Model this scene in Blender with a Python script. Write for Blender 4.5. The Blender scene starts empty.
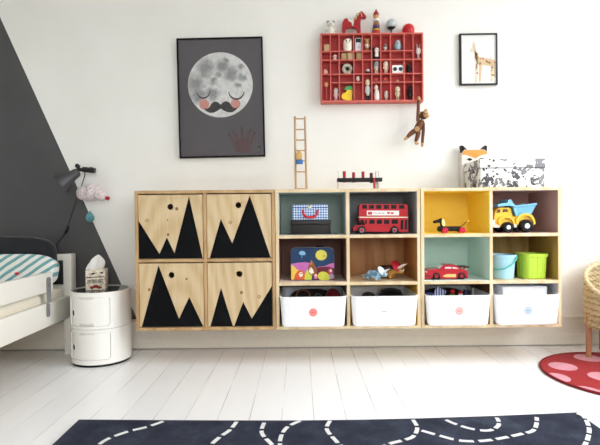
import bpy, bmesh, math, random
from math import sin, cos, pi, radians, sqrt
from mathutils import Vector, Matrix, geometry
random.seed(7)
SC = bpy.context.scene
COL = SC.collection

# ------------------------------------------------------------------ camera
F, CW, CH = 478.0, 600, 445
CAM = Vector((0, -2.70, .743))
PITCH, ROLL = radians(.78), radians(.55)
fwd = Vector((0, cos(PITCH), -sin(PITCH)))
up0 = Vector((0, sin(PITCH), cos(PITCH)))
rt0 = Vector((1, 0, 0))
rt = rt0 * cos(ROLL) - up0 * sin(ROLL)
up = up0 * cos(ROLL) + rt0 * sin(ROLL)
cd = bpy.data.cameras.new('camera')
cd.sensor_width = 36
cd.lens = F / CW * 36
cd.clip_start = .02
co = bpy.data.objects.new('camera', cd)
COL.objects.link(co)
M = Matrix((rt, up, -fwd)).transposed().to_4x4()
M.translation = CAM
co.matrix_world = M
SC.camera = co

def ray(u, v):
    return fwd + rt * ((u - 300) / F) + up * ((222.5 - v) / F)
def P(u, v, y):
    d = ray(u, v)
    return CAM + d * ((y - CAM.y) / d.y)
def G(u, v, z=0):
    d = ray(u, v)
    return CAM + d * ((z - CAM.z) / d.z)
def S(y):
    return F / (2.7 + y)
class Px:
    """picture measurements laid out on an upright plane at depth y, with (u,v) resting at height z"""
    def __init__(s, y, u=None, v=None, z=None):
        s.y = y; s.dz = 0
        if z is not None: s.dz = z - P(u, v, y).z
    def __call__(s, u, v):
        p = P(u, v, s.y)
        return (p.x, p.z + s.dz)
    def list(s, pts): return [s(*p) for p in pts]

# ------------------------------------------------------------------ materials
def lin(h):
    h = h.lstrip('#')
    o = []
    for i in (0, 2, 4):
        c = int(h[i:i + 2], 16) / 255
        o.append(c / 12.92 if c <= .04045 else ((c + .055) / 1.055) ** 2.4)
    return (*o, 1)
class NT:
    def __init__(s, name):
        s.m = bpy.data.materials.new(name); s.m.use_nodes = True
        s.t = s.m.node_tree; s.t.nodes.clear()
        s.out = s.n('ShaderNodeOutputMaterial')
        s.b = s.n('ShaderNodeBsdfPrincipled')
        s.l(s.b.outputs[0], s.out.inputs[0])
    def n(s, k, **kw):
        x = s.t.nodes.new(k)
        for a, b in kw.items(): setattr(x, a, b)
        return x
    def l(s, a, b): s.t.links.new(a, b)
    def coord(s, k='Object'):
        return s.n('ShaderNodeTexCoord').outputs[k]
    def math(s, op, a, b=None, c=None, clamp=False):
        x = s.n('ShaderNodeMath', operation=op, use_clamp=clamp)
        for i, q in enumerate((a, b, c)):
            if q is None: continue
            if hasattr(q, 'links'): s.l(q, x.inputs[i])
            else: x.inputs[i].default_value = q
        return x.outputs[0]
    def noise(s, vec, scale, detail=3, rough=.5, dist=0):
        x = s.n('ShaderNodeTexNoise')
        x.inputs['Scale'].default_value = scale; x.inputs['Detail'].default_value = detail
        x.inputs['Roughness'].default_value = rough; x.inputs['Distortion'].default_value = dist
        if vec is not None: s.l(vec, x.inputs['Vector'])
        return x.outputs['Fac']
    def mapping(s, vec, scale=(1, 1, 1), rot=(0, 0, 0), loc=(0, 0, 0)):
        x = s.n('ShaderNodeMapping')
        s.l(vec, x.inputs[0])
        x.inputs['Scale'].default_value = scale; x.inputs['Rotation'].default_value = rot; x.inputs['Location'].default_value = loc
        return x.outputs[0]
    def ramp(s, fac, stops, interp='LINEAR'):
        x = s.n('ShaderNodeValToRGB'); x.color_ramp.interpolation = interp
        e = x.color_ramp.elements
        while len(e) < len(stops): e.new(.5)
        for i, (p, c) in enumerate(stops):
            e[i].position = p; e[i].color = lin(c) if isinstance(c, str) else c
        s.l(fac, x.inputs[0])
        return x.outputs[0]
    def mix(s, fac, a, b):
        x = s.n('ShaderNodeMix', data_type='RGBA')
        if hasattr(fac, 'links'): s.l(fac, x.inputs[0])
        else: x.inputs[0].default_value = fac
        for i, q in ((6, a), (7, b)):
            if hasattr(q, 'links'): s.l(q, x.inputs[i])
            else: x.inputs[i].default_value = lin(q)
        return x.outputs[2]
    def color(s, q):
        if hasattr(q, 'links'): s.l(q, s.b.inputs['Base Color'])
        else: s.b.inputs['Base Color'].default_value = lin(q)
    def set(s, rough=.5, metal=0, spec=.5, coat=0, sheen=0):
        s.b.inputs['Roughness'].default_value = rough; s.b.inputs['Metallic'].default_value = metal
        s.b.inputs['Specular IOR Level'].default_value = spec; s.b.inputs['Coat Weight'].default_value = coat
        s.b.inputs['Sheen Weight'].default_value = sheen
    def bump(s, h, strength=.3, dist=.002):
        x = s.n('ShaderNodeBump'); x.inputs['Strength'].default_value = strength; x.inputs['Distance'].default_value = dist
        s.l(h, x.inputs['Height']); s.l(x.outputs[0], s.b.inputs['Normal'])

_cache = {}
def paint(c, rough=.5, metal=0, spec=.32, vary=.06, coat=0):
    """plain coloured surface with faint mottling"""
    k = (c, rough, metal, spec, vary, coat)
    if k in _cache: return _cache[k]
    n = NT('paint_' + c.strip('#'))
    f = n.noise(n.coord(), 35, 3)
    hsv = n.n('ShaderNodeHueSaturation'); hsv.inputs['Color'].default_value = lin(c)
    n.l(n.math('MULTIPLY_ADD', f, vary * 2, 1 - vary), hsv.inputs['Value'])
    n.color(hsv.outputs[0]); n.set(rough, metal, spec, coat)
    _cache[k] = n.m
    return n.m
def wood(name, c1, c2, rough=.5, scale=(30, 30, 2.2), rot=(0, 0, 0), wave=6, c3=None):
    n = NT(name)
    v = n.mapping(n.coord(), (1, 1, 1), rot)
    g = n.noise(n.mapping(v, scale), 3.0, 5, .6, .4)
    w = n.n('ShaderNodeTexWave', wave_type='RINGS', rings_direction='Y')
    n.l(n.mapping(v, (1, .2, .28), loc=(.13, .3, .07)), w.inputs['Vector'])
    w.inputs['Scale'].default_value = wave; w.inputs['Distortion'].default_value = 3.5
    w.inputs['Detail'].default_value = 2; w.inputs['Detail Scale'].default_value = 1.2
    f = n.math('ADD', n.math('MULTIPLY', g, .72), n.math('MULTIPLY', w.outputs['Fac'], .28))
    n.color(n.ramp(f, [(.25, c2), (.62, c1)] if not c3 else [(.2, c2), (.5, c1), (.8, c3)]))
    n.set(rough, spec=.35); n.bump(g, .12, .001)
    return n.m
def fabric(name, c1, c2, scale=300, rough=.9, sheen=.2, bumpd=.002):
    n = NT(name)
    f = n.noise(n.coord(), scale, 3, .6)
    f2 = n.noise(n.coord(), scale / 14, 3, .6)
    n.color(n.ramp(n.math('ADD', n.math('MULTIPLY', f, .5), n.math('MULTIPLY', f2, .5)), [(.35, c2), (.65, c1)]))
    n.set(rough, spec=.15, sheen=sheen); n.bump(f, .5, bumpd)
    return n.m

# ------------------------------------------------------------------ mesh builder
class MB:
    def __init__(s):
        s.bm = bmesh.new(); s.mats = []
    def mi(s, m):
        if m not in s.mats: s.mats.append(m)
        return s.mats.index(m)
    def mark(s):
        s.bm.verts.ensure_lookup_table()
        return len(s.bm.verts)
    def xf(s, mark, mat):
        s.bm.verts.ensure_lookup_table()
        for v in s.bm.verts[mark:]: v.co = mat @ v.co
    def box(s, x0, x1, y0, y1, z0, z1, m, bev=0, seg=2):
        i = s.mi(m)
        vs = [s.bm.verts.new(p) for p in ((x0, y0, z0), (x1, y0, z0), (x1, y1, z0), (x0, y1, z0), (x0, y0, z1), (x1, y0, z1), (x1, y1, z1), (x0, y1, z1))]
        fs = []
        for q in ((3, 2, 1, 0), (4, 5, 6, 7), (0, 1, 5, 4), (1, 2, 6, 5), (2, 3, 7, 6), (3, 0, 4, 7)):
            f = s.bm.faces.new([vs[k] for k in q]); f.material_index = i; fs.append(f)
        if bev:
            es = list({e for f in fs for e in f.edges})
            bmesh.ops.bevel(s.bm, geom=es, offset=bev, segments=seg, profile=.5, affect='EDGES', clamp_overlap=True)
        return s
    def rings(s, rings, m, cap0=True, cap1=True, closed=False):
        i = s.mi(m)
        R = [[s.bm.verts.new(p) for p in r] for r in rings]
        n = len(R[0])
        prs = list(zip(R, R[1:])) + ([(R[-1], R[0])] if closed else [])
        for a, b in prs:
            for k in range(n):
                try:
                    f = s.bm.faces.new((a[k], a[(k + 1) % n], b[(k + 1) % n], b[k])); f.material_index = i
                except ValueError: pass
        if not closed:
            if cap0: s.bm.faces.new(R[0][::-1]).material_index = i
            if cap1: s.bm.faces.new(R[-1]).material_index = i
        return s
    def tube(s, pts, r, m, seg=8, closed=False, flat=1.0):
        pts = [Vector(p) for p in pts]
        n = len(pts)
        rs = r if isinstance(r, (list, tuple)) else [r] * n
        out = []; nrm = None
        for k in range(n):
            if closed: t = pts[(k + 1) % n] - pts[k - 1]
            else: t = pts[min(k + 1, n - 1)] - pts[max(k - 1, 0)]
            t.normalize()
            if nrm is None:
                a = Vector((0, 0, 1)) if abs(t.z) < .8 else Vector((0, 1, 0))
                nrm = (a - t * a.dot(t)).normalized()
            else:
                nrm = (nrm - t * nrm.dot(t)).normalized()
            b = t.cross(nrm)
            out.append([pts[k] + (nrm * cos(2 * pi * j / seg) + b * sin(2 * pi * j / seg) * flat) * rs[k] for j in range(seg)])
        return s.rings(out, m, closed=closed)
    def cyl(s, p0, p1, r, m, r1=None, seg=20):
        return s.tube([p0, p1], [r, r if r1 is None else r1], m, seg)
    def lathe(s, prof, c, m, seg=24, mat=None):
        c = Vector(c); mk = s.mark()
        rg = [[Vector((max(r, 1e-5) * cos(2 * pi * j / seg), max(r, 1e-5) * sin(2 * pi * j / seg), z)) for j in range(seg)] for r, z in prof]
        s.rings(rg, m)
        s.xf(mk, Matrix.Translation(c) @ (mat.to_4x4() if mat else Matrix()))
        return s
    def ell(s, c, r, m, seg=16, rot=None, e=1.0, ez=1.0):
        """ellipsoid; e<1 squares it off"""
        if not isinstance(r, (tuple, list)): r = (r, r, r)
        mk = s.mark()
        pw = lambda q, k: math.copysign(abs(q) ** k, q)
        nr = max(6, seg // 2) * (2 if e != 1 or ez != 1 else 1)
        sg = seg * (2 if e != 1 else 1)
        rg = []
        for a in range(1, nr):
            th = -pi / 2 + pi * a / nr
            rg.append([Vector((r[0] * pw(cos(th), ez) * pw(cos(2 * pi * j / sg), e), r[1] * pw(cos(th), ez) * pw(sin(2 * pi * j / sg), e), r[2] * pw(sin(th), ez))) for j in range(sg)])
        s.rings(rg, m)
        s.xf(mk, Matrix.Translation(Vector(c)) @ (rot.to_4x4() if rot else Matrix()))
        return s
    def prism(s, poly, y0, y1, m, holes=(), side=None, axis='y'):
        """polygon in x,z swept from y0 to y1 (axis 'z': polygon in x,y swept in z)"""
        i = s.mi(m); k = s.mi(side) if side else i
        loops = [list(poly)] + [list(h) for h in holes]
        if axis == 'y': mk = lambda p, y: Vector((p[0], y, p[1]))
        elif axis == 'z': mk = lambda p, y: Vector((p[0], p[1], y))
        else: mk = lambda p, y: Vector((y, p[0], p[1]))
        tri = geometry.tessellate_polygon([[Vector((p[0], p[1], 0)) for p in l] for l in loops])
        fl = [p for l in loops for p in l]
        A = [s.bm.verts.new(mk(p, y0)) for p in fl]
        B = [s.bm.verts.new(mk(p, y1)) for p in fl]
        for t in tri:
            for V in (A, B):
                try: s.bm.faces.new([V[q] for q in t]).material_index = i
                except ValueError: pass
        o = 0
        for l in loops:
            n = len(l)
            for q in range(n):
                a, b = o + q, o + (q + 1) % n
                try: s.bm.faces.new((A[a], A[b], B[b], B[a])).material_index = k
                except ValueError: pass
            o += n
        return s
    def mesh(s, me, m):
        i = s.mi(m)
        n = len(s.bm.faces)
        s.bm.from_mesh(me)
        s.bm.faces.ensure_lookup_table()
        for f in s.bm.faces[n:]: f.material_index = i
        return s
    def build(s, name, parent=None, local=False, smooth=True, ang=38):
        bmesh.ops.recalc_face_normals(s.bm, faces=s.bm.faces)
        s.bm.verts.ensure_lookup_table()
        org = Vector((0, 0, 0))
        if parent is not None:
            if not local:
                q = parent
                while q is not None:
                    org = org + q.location; q = q.parent
        elif not local:
            lo = [min(v.co[k] for v in s.bm.verts) for k in range(3)]
            hi = [max(v.co[k] for v in s.bm.verts) for k in range(3)]
            org = Vector(((lo[0] + hi[0]) / 2, (lo[1] + hi[1]) / 2, lo[2]))
        for v in s.bm.verts: v.co -= org
        me = bpy.data.meshes.new(name)
        s.bm.to_mesh(me); s.bm.free()
        for m in s.mats: me.materials.append(m)
        if smooth:
            for p in me.polygons: p.use_smooth = True
            me.set_sharp_from_angle(angle=radians(ang))
        o = bpy.data.objects.new(name, me); COL.objects.link(o)
        if parent is not None: o.parent = parent
        elif not local: o.location = org
        return o

def skin(verts, edges, radii, levels=2):
    """one continuous tapering body grown round a skeleton"""
    me = bpy.data.meshes.new('skeleton'); me.from_pydata(verts, edges, [])
    o = bpy.data.objects.new('skeleton', me); COL.objects.link(o)
    md = o.modifiers.new('s', 'SKIN'); md.use_smooth_shade = True
    for i, r in enumerate(radii):
        v = me.skin_vertices[0].data[i]
        v.radius = (r, r) if not isinstance(r, tuple) else r
        v.use_root = (i == 0)
    sb = o.modifiers.new('b', 'SUBSURF'); sb.levels = levels; sb.render_levels = levels
    dg = bpy.context.evaluated_depsgraph_get(); dg.update()
    r = bpy.data.meshes.new_from_object(o.evaluated_get(dg))
    bpy.data.objects.remove(o); bpy.data.meshes.remove(me)
    return r

def tag(o, label=None, cat=None, group=None, kind=None):
    if label: o['label'] = label
    if cat: o['category'] = cat
    if group: o['group'] = group
    if kind: o['kind'] = kind
    return o
def thing(name, label, cat, loc, group=None):
    o = bpy.data.objects.new(name, None); o.empty_display_size = .03
    COL.objects.link(o); o.location = Vector(loc)
    return tag(o, label, cat, group)
def struct(name, mb, **k):
    return tag(mb.build(name, None, local=True, **k), kind='structure')
def circ(c, r, n=24, rz=None):
    rz = r if rz is None else rz
    return [(c[0] + r * cos(2 * pi * k / n), c[1] + rz * sin(2 * pi * k / n)) for k in range(n)]
def rrect(x0, x1, z0, z1, r, n=5):
    o = []
    for cx, cz, a in ((x1 - r, z1 - r, 0), (x0 + r, z1 - r, 90), (x0 + r, z0 + r, 180), (x1 - r, z0 + r, 270)):
        for k in range(n + 1):
            t = radians(a + 90 * k / n)
            o.append((cx + r * cos(t), cz + r * sin(t)))
    return o
def ribbon(pts, w):
    """flat stroke polygon of width w round a polyline (2D)"""
    L, R = [], []
    n = len(pts)
    ws = w if isinstance(w, (list, tuple)) else [w] * n
    for k in range(n):
        a = Vector(pts[max(k - 1, 0)]); b = Vector(pts[min(k + 1, n - 1)])
        t = (b - a).normalized(); nn = Vector((-t.y, t.x)) * ws[k] / 2
        p = Vector(pts[k]); L.append(tuple(p + nn)); R.append(tuple(p - nn))
    return L + R[::-1]
def smooth_path(pts, n=8):
    """Catmull-Rom through the points"""
    pts = [Vector(p) for p in pts]; out = []
    for k in range(len(pts) - 1):
        p0, p1, p2, p3 = pts[max(k - 1, 0)], pts[k], pts[k + 1], pts[min(k + 2, len(pts) - 1)]
        for j in range(n):
            t = j / n
            out.append(.5 * ((2 * p1) + (p2 - p0) * t + (2 * p0 - 5 * p1 + 4 * p2 - p3) * t * t + (3 * p1 - p0 - 3 * p2 + p3) * t ** 3))
    out.append(pts[-1])
    return out
BLACK = paint('#101113', .5)
CHAR = paint('#2a2b2d', .55)
WHITE = paint('#f2f2f0', .45)
CREAM = paint('#e6dcc6', .6)
RED = paint('#b81d22', .4)
STEEL = paint('#b8babd', .3, .9)
SKY, EXPO = 11.8, 0.0
# ------------------------------------------------------------------ room shell
XL, XR, YB, ZC = -2.25, 1.95, -4.7, 2.7
def wall_paint():
    n = NT('wall_paint')
    a, b = P(0, 17, 0), P(118.7, 278.5, 0)
    k = (b.x - a.x) / (b.z - a.z)
    sp = n.n('ShaderNodeSeparateXYZ'); n.l(n.coord(), sp.inputs[0])
    edge = n.math('MULTIPLY_ADD', sp.outputs[2], k, a.x - k * a.z)
    fac = n.math('LESS_THAN', sp.outputs[0], edge)
    f = n.noise(n.coord(), 3, 4)
    n.color(n.mix(fac, n.ramp(f, [(.3, '#e9e8e3'), (.7, '#efeeea')]), n.ramp(f, [(.3, '#4f4f50'), (.7, '#555556')])))
    n.set(.75, spec=.25); n.bump(n.noise(n.coord(), 160, 2), .06, .001)
    return n.m
def white_wall():
    n = NT('white_wall')
    n.color(n.ramp(n.noise(n.coord(), 3, 4), [(.3, '#e9e8e3'), (.7, '#efeeea')])); n.set(.75, spec=.25)
    return n.m
def floor_mat():
    n = NT('painted_boards')
    c = n.coord()
    sp = n.n('ShaderNodeSeparateXYZ'); n.l(c, sp.inputs[0])
    BW = .118
    wob = n.math('MULTIPLY', n.math('SUBTRACT', n.noise(n.mapping(c, (.5, 3, 1)), 2, 2), .5), .004)
    x = n.math('ADD', n.math('ADD', sp.outputs[0], 10 * BW - .044), wob)
    q = n.math('DIVIDE', x, BW)
    fr = n.math('FRACT', q); idn = n.math('FLOOR', q)
    d = n.math('MULTIPLY', n.math('MINIMUM', fr, n.math('SUBTRACT', 1.0, fr)), BW)
    wn = n.n('ShaderNodeTexWhiteNoise', noise_dimensions='1D'); n.l(idn, wn.inputs['W'])
    gapw = n.math('MULTIPLY_ADD', n.noise(n.mapping(c, (6, .9, 1)), 2.5, 3), .0028, .0)
    seam = n.math('LESS_THAN', d, gapw)
    seam = n.math('MULTIPLY', seam, n.math('MULTIPLY_ADD', n.noise(n.mapping(c, (9, 1.6, 1), loc=(3, 1, 0)), 2, 3), 2.2, -.75, clamp=True))
    base = n.ramp(n.math('ADD', n.math('MULTIPLY', wn.outputs['Value'], .5), n.math('MULTIPLY', n.noise(n.mapping(c, (8, 1, 1)), 3, 4), .5)),
                  [(.2, '#f1f2f4'), (.8, '#f8f8f9')])
    n.color(n.mix(seam, base, '#5d564c'))
    n.set(.33, spec=.5)
    h = n.math('ADD', n.math('MULTIPLY', n.math('MINIMUM', n.math('DIVIDE', d, .003), 1.0), 1.0), n.math('MULTIPLY', n.noise(n.mapping(c, (12, 1.5, 1)), 4, 3), .35))
    n.bump(h, .25, .001)
    return n.m
WP, WW = wall_paint(), white_wall()
struct('floor', MB().box(XL - .1, XR + .1, YB - .1, .1, -.1, 0, floor_mat()))
struct('wall_back', MB().box(XL - .1, XR + .1, 0, .1, 0, ZC, WP))
struct('wall_left', MB().box(XL - .1, XL, YB, 0, 0, ZC, WW))
struct('ceiling', MB().box(XL - .1, XR + .35, YB - .3, .1, ZC, ZC + .1, paint('#f4f4f2', .8)))
# right wall with a tall window, the room's daylight; wide rear one added as fill
def wall_hole(axis, a0, a1, h0, h1, z0, z1, t0, t1):
    mb = MB()
    def bx(p, q, z_0, z_1):
        if axis == 'x': mb.box(t0, t1, p, q, z_0, z_1, WW)
        else: mb.box(p, q, t0, t1, z_0, z_1, WW)
    bx(a0, h0, 0, ZC); bx(h1, a1, 0, ZC); bx(h0, h1, 0, z0); bx(h0, h1, z1, ZC)
    return mb
W1 = (-2.05, -.36, .62, 2.52)
W2 = (-.30, 1.60, .80, 2.30)
struct('wall_right', wall_hole('x', YB, 0, W1[0], W1[1], W1[2], W1[3], XR, XR + .22))
struct('wall_front', wall_hole('y', XL - .1, XR + .3, W2[0], W2[1], W2[2], W2[3], YB - .25, YB))
def glass_mat():
    n = NT('window_glass')
    t = n.n('ShaderNodeBsdfTransparent'); g = n.n('ShaderNodeBsdfGlossy'); g.inputs['Roughness'].default_value = .03
    mx = n.n('ShaderNodeMixShader'); mx.inputs[0].default_value = .035; n.l(t.outputs[0], mx.inputs[1]); n.l(g.outputs[0], mx.inputs[2])
    n.l(mx.outputs[0], n.out.inputs[0]); return n.m
GLASS = glass_mat()
def window(name, axis, a0, a1, z0, z1, t):
    mb = MB(); fw = .06
    def bx(p, q, z_0, z_1, th=.05):
        if axis == 'x': mb.box(t, t + th, p, q, z_0, z_1, WHITE, .004)
        else: mb.box(p, q, t - th, t, z_0, z_1, WHITE, .004)
    bx(a0, a0 + fw, z0, z1); bx(a1 - fw, a1, z0, z1); bx(a0 + fw, a1 - fw, z0, z0 + fw); bx(a0 + fw, a1 - fw, z1 - fw, z1)
    mid = (a0 + a1) / 2
    bx(mid - .035, mid + .035, z0 + fw, z1 - fw); bx(a0 + fw, mid - .035, z0 + 1.1, z0 + 1.15); bx(mid + .035, a1 - fw, z0 + 1.1, z0 + 1.15)
    o = struct(name, mb)
    g = MB()
    if axis == 'x': g.box(t + .02, t + .026, a0 + fw, a1 - fw, z0 + fw, z1 - fw, GLASS)
    else: g.box(a0 + fw, a1 - fw, t - .026, t - .02, z0 + fw, z1 - fw, GLASS)
    g.build('window_pane', o, local=True)
window('window_1', 'x', *W1, XR + .15)
window('fill_window', 'y', *W2, YB - .15)  # unseen rear window, added for fill light from behind the camera
# skirting: plain board with a stepped plinth and rounded top bead
SK = paint('#dad5ca', .5)
def skirt(name, run):
    mb = MB()
    prof = [(0, .0065), (-.024, .0065), (-.024, .055), (-.019, .062), (-.016, .068), (-.016, .148), (-.020, .152), (-.020, .160), (-.012, .167), (0, .167)]
    x0, x1, wall = run
    if wall == 'y':
        mb.prism([(a, b) for a, b in prof], x0, x1, SK, axis='x')
    else:
        sg = 1 if wall == 'l' else -1
        X = XL if wall == 'l' else XR
        mb.prism([(X - sg * a, b) for a, b in prof], x0, x1, SK)
    struct(name, mb)
skirt('baseboard_back', (XL, XR, 'y'))
skirt('baseboard_left', (YB, -.03, 'l'))
skirt('baseboard_right', (YB, -.03, 'r'))

# ------------------------------------------------------------------ wall cabinets
YF, YBK = -.321, -.004
ZT, ZB = .876, .1766
PLYN = wood('oak_tone_plywood', '#ba966a', '#a17d52', .5, (28, 28, 1.6), wave=4, c3='#c8a87c')
PLY = wood('birch_plywood', '#dcc7a2', '#ccb083', .5, (28, 28, 1.6), wave=4, c3='#e6d6b8')
DOORPLY = wood('knotty_plywood', '#d0b78f', '#c1a276', .5, (24, 24, 1.2), wave=7, c3='#d9c4a1')
EDGE = wood('plywood_edge', '#d9b88c', '#b98e5c', .55, (3, 3, 60), wave=2)
KNOT = paint('#8f6a43', .6); KNOT2 = paint('#c9a678', .6)
CHALK = paint('#0b0c0f', .85, spec=.15, vary=.12)
T = .0155
XU = [(-.8225, -.1245), (-.1225, .5985), (.6015, 1.3010)]
def cab_y(v):       # height of a front edge seen at v, mid-photograph
    return P(300, v, YF).z
def carcass(name, label, x0, x1, shelves, PLY=PLY):
    t = thing(name, label, 'cabinet', ((x0 + x1) / 2, (YF + YBK) / 2, ZB))
    xm = (x0 + x1) / 2
    mb = MB()
    mb.box(x0, x1, YF, YBK, ZT - T, ZT, PLY, .001, 1); mb.box(x0, x1, YF, YBK, ZB, ZB + T, PLY, .001, 1)
    mb.box(x0, x0 + T, YF, YBK, ZB + T, ZT - T, PLY, .001, 1); mb.box(x1 - T, x1, YF, YBK, ZB + T, ZT - T, PLY, .001, 1)
    mb.build('carcass', t)
    MB().box(x0 + T, x1 - T, YBK - .008, YBK - .001, ZB + T, ZT - T, PLY).build('back_panel', t)
    MB().box(xm - T / 2, xm + T / 2, YF, YBK - .009, ZB + T, ZT - T, PLY, .001, 1).build('divider', t)
    for z in shelves:
        for a, b in ((x0 + T, xm - T / 2), (xm + T / 2, x1 - T)):
            MB().box(a, b, YF, YBK - .009, z - T / 2, z + T / 2, PLY, .001, 1).build('shelf', t)
    return t, xm
def arc_ring(c, r0, r1, y0, y1, m, mb):
    mb.prism(circ(c, r1, 14), y0, y1, m, holes=[circ(c, r0, 14)[::-1]])

# unit with the four mountain doors
u1, xm1 = carcass('door_cabinet', 'wall-hung plywood cabinet with four doors painted with black mountain peaks', *XU[0], [(ZT + ZB) / 2], PLYN)
q = Px(YF)
zmid = (ZT + ZB) / 2
def door(cx, cz, zoff, peaks, hole, hr, knots):
    ou, ov = zoff
    x0 = (XU[0][0] + T if cx == 0 else xm1 + T / 2) + .0025
    x1 = (xm1 - T / 2 if cx == 0 else XU[0][1] - T) - .0025
    z0 = (ZB + T if cz == 1 else zmid + T / 2) + .002
    z1 = (zmid - T / 2 if cz == 1 else ZT - T) - .006
    U0, U1_, V0, V1 = (36, 400, 45, 418) if (cx, cz) == (0, 0) else (32, 408, 40, 415) if (cx, cz) == (1, 0) else (42, 408, 36, 406) if (cx, cz) == (0, 1) else (38, 412, 33, 405)
    f = lambda p: (x0 + (p[0] - U0) / (U1_ - U0) * (x1 - x0), z1 - (p[1] - V0) / (V1 - V0) * (z1 - z0))
    mb = MB()
    yf = YF + .003
    h = circ(f(hole), hr, 20)
    mb.prism([(x0, z0), (x1, z0), (x1, z1), (x0, z1)], yf, yf + .014, DOORPLY, holes=[h[::-1]])
    pk = [f(p) for p in peaks]
    pk = [(min(max(a, x0 + .0005), x1 - .0005), min(max(b, z0 + .0005), z1)) for a, b in pk]
    mb.prism(pk, yf - .0006, yf + .001, CHALK)
    for kx, ky, r, solid in knots:
        c = f((kx, ky))
        if solid: mb.prism(circ(c, r, 12, r * 1.1), yf - .0004, yf + .001, KNOT)
        else:
            arc_ring(c, r * .7, r, yf - .0004, yf + .001, KNOT, mb)
            mb.prism(circ(c, r * .7, 12), yf - .0003, yf + .001, KNOT2)
    mb.build('door', u1, ang=30)
door(0, 0, (0, 0), [(36, 195), (152, 390), (195, 293), (237, 387), (323, 55), (397, 417), (36, 417)], (216, 115), .0152,
     [(84, 194, .009, 0), (253, 127, .008, 1), (200, 192, .004, 1), (202, 277, .007, 1)])
door(1, 0, (0, 0), [(45, 414), (113, 185), (178, 328), (283, 48), (402, 414)], (216, 104), .0152, [(168, 205, .009, 0)])
door(0, 1, (0, 0), [(52, 405), (152, 47), (265, 358), (325, 232), (403, 405)], (225, 104), .0152, [(97, 187, .007, 1), (311, 127, .006, 1)])
door(1, 1, (0, 0), [(50, 404), (115, 178), (181, 401), (190, 401), (243, 262), (292, 360), (412, 170), (412, 404)], (222, 99), .0155,
     [(233, 207, .008, 1), (336, 233, .009, 0)])

# the two open units, each compartment lined in its own colour
WOODBACK = wood('walnut_tone_plywood', '#b5804a', '#9a683a', .5, (26, 26, 1.3), wave=4, c3='#c28f5b')
OLIVE = wood('olive_tone_plywood', '#b3924f', '#957439', .5, (26, 26, 1.3), wave=4, c3='#c0a262')
BROWNW = wood('brown_tone_plywood', '#7b5230', '#5e3c20', .5, (26, 26, 1.3), wave=7)
SHELF_Z = [.639, .4035]
def lined(name, label, x0, x1, cells):
    t, xm = carcass(name, label, x0, x1, SHELF_Z)
    rows = [(SHELF_Z[0] + T / 2, ZT - T), (SHELF_Z[1] + T / 2, SHELF_Z[0] - T / 2), (ZB + T, SHELF_Z[1] - T / 2)]
    cols = [(x0 + T, xm - T / 2), (xm + T / 2, x1 - T)]
    g, e, w = .0004, .0025, .0015
    for r in range(3):
        for c in range(2):
            lb, side, back, floor_ = cells[r][c]
            (a, b), (z0, z1) = cols[c], rows[r]
            mb = MB()
            y1 = YBK - .0095
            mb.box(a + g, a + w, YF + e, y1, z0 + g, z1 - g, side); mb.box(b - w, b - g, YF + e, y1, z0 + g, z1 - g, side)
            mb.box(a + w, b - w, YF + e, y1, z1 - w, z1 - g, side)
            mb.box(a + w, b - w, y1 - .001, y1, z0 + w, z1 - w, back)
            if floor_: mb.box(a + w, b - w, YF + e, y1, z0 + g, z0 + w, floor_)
            tag(mb.build('lining', t), lb)
    return cols, rows
p = lambda c: paint(c, .55)
cols2, rows2 = lined('toy_shelf', 'open plywood wall shelf of six compartments in grey, brown and wood, holding the bus', *XU[1], [
    [('grey-green lining', p('#c8d3cb'), p('#bccac1'), p('#c6d0c8')), ('dark grey lining', p('#adb1b0'), p('#a1a6a5'), p('#b3b4b2'))],
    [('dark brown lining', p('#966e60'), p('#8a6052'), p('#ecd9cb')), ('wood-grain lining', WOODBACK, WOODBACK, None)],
    [('dark wood lining', p('#66544a'), p('#8a8780'), None), ('yellow sided lining', p('#e3b23a'), p('#aaa59a'), None)]])
cols3, rows3 = lined('toy_shelf', 'open plywood wall shelf with yellow, mint and brown compartments beside the wicker chair', *XU[2], [
    [('yellow lining', p('#f8de60'), p('#f6da5c'), p('#f9e072')), ('brown lining', p('#c7a49d'), p('#bd968e'), p('#c4a397'))],
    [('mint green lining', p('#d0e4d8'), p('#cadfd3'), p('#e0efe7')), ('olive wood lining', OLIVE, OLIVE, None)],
    [('brown wood lining', BROWNW, p('#6d6258'), None), ('pale grey lining', p('#cfcfd4'), p('#b9b9be'), None)]])

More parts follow.
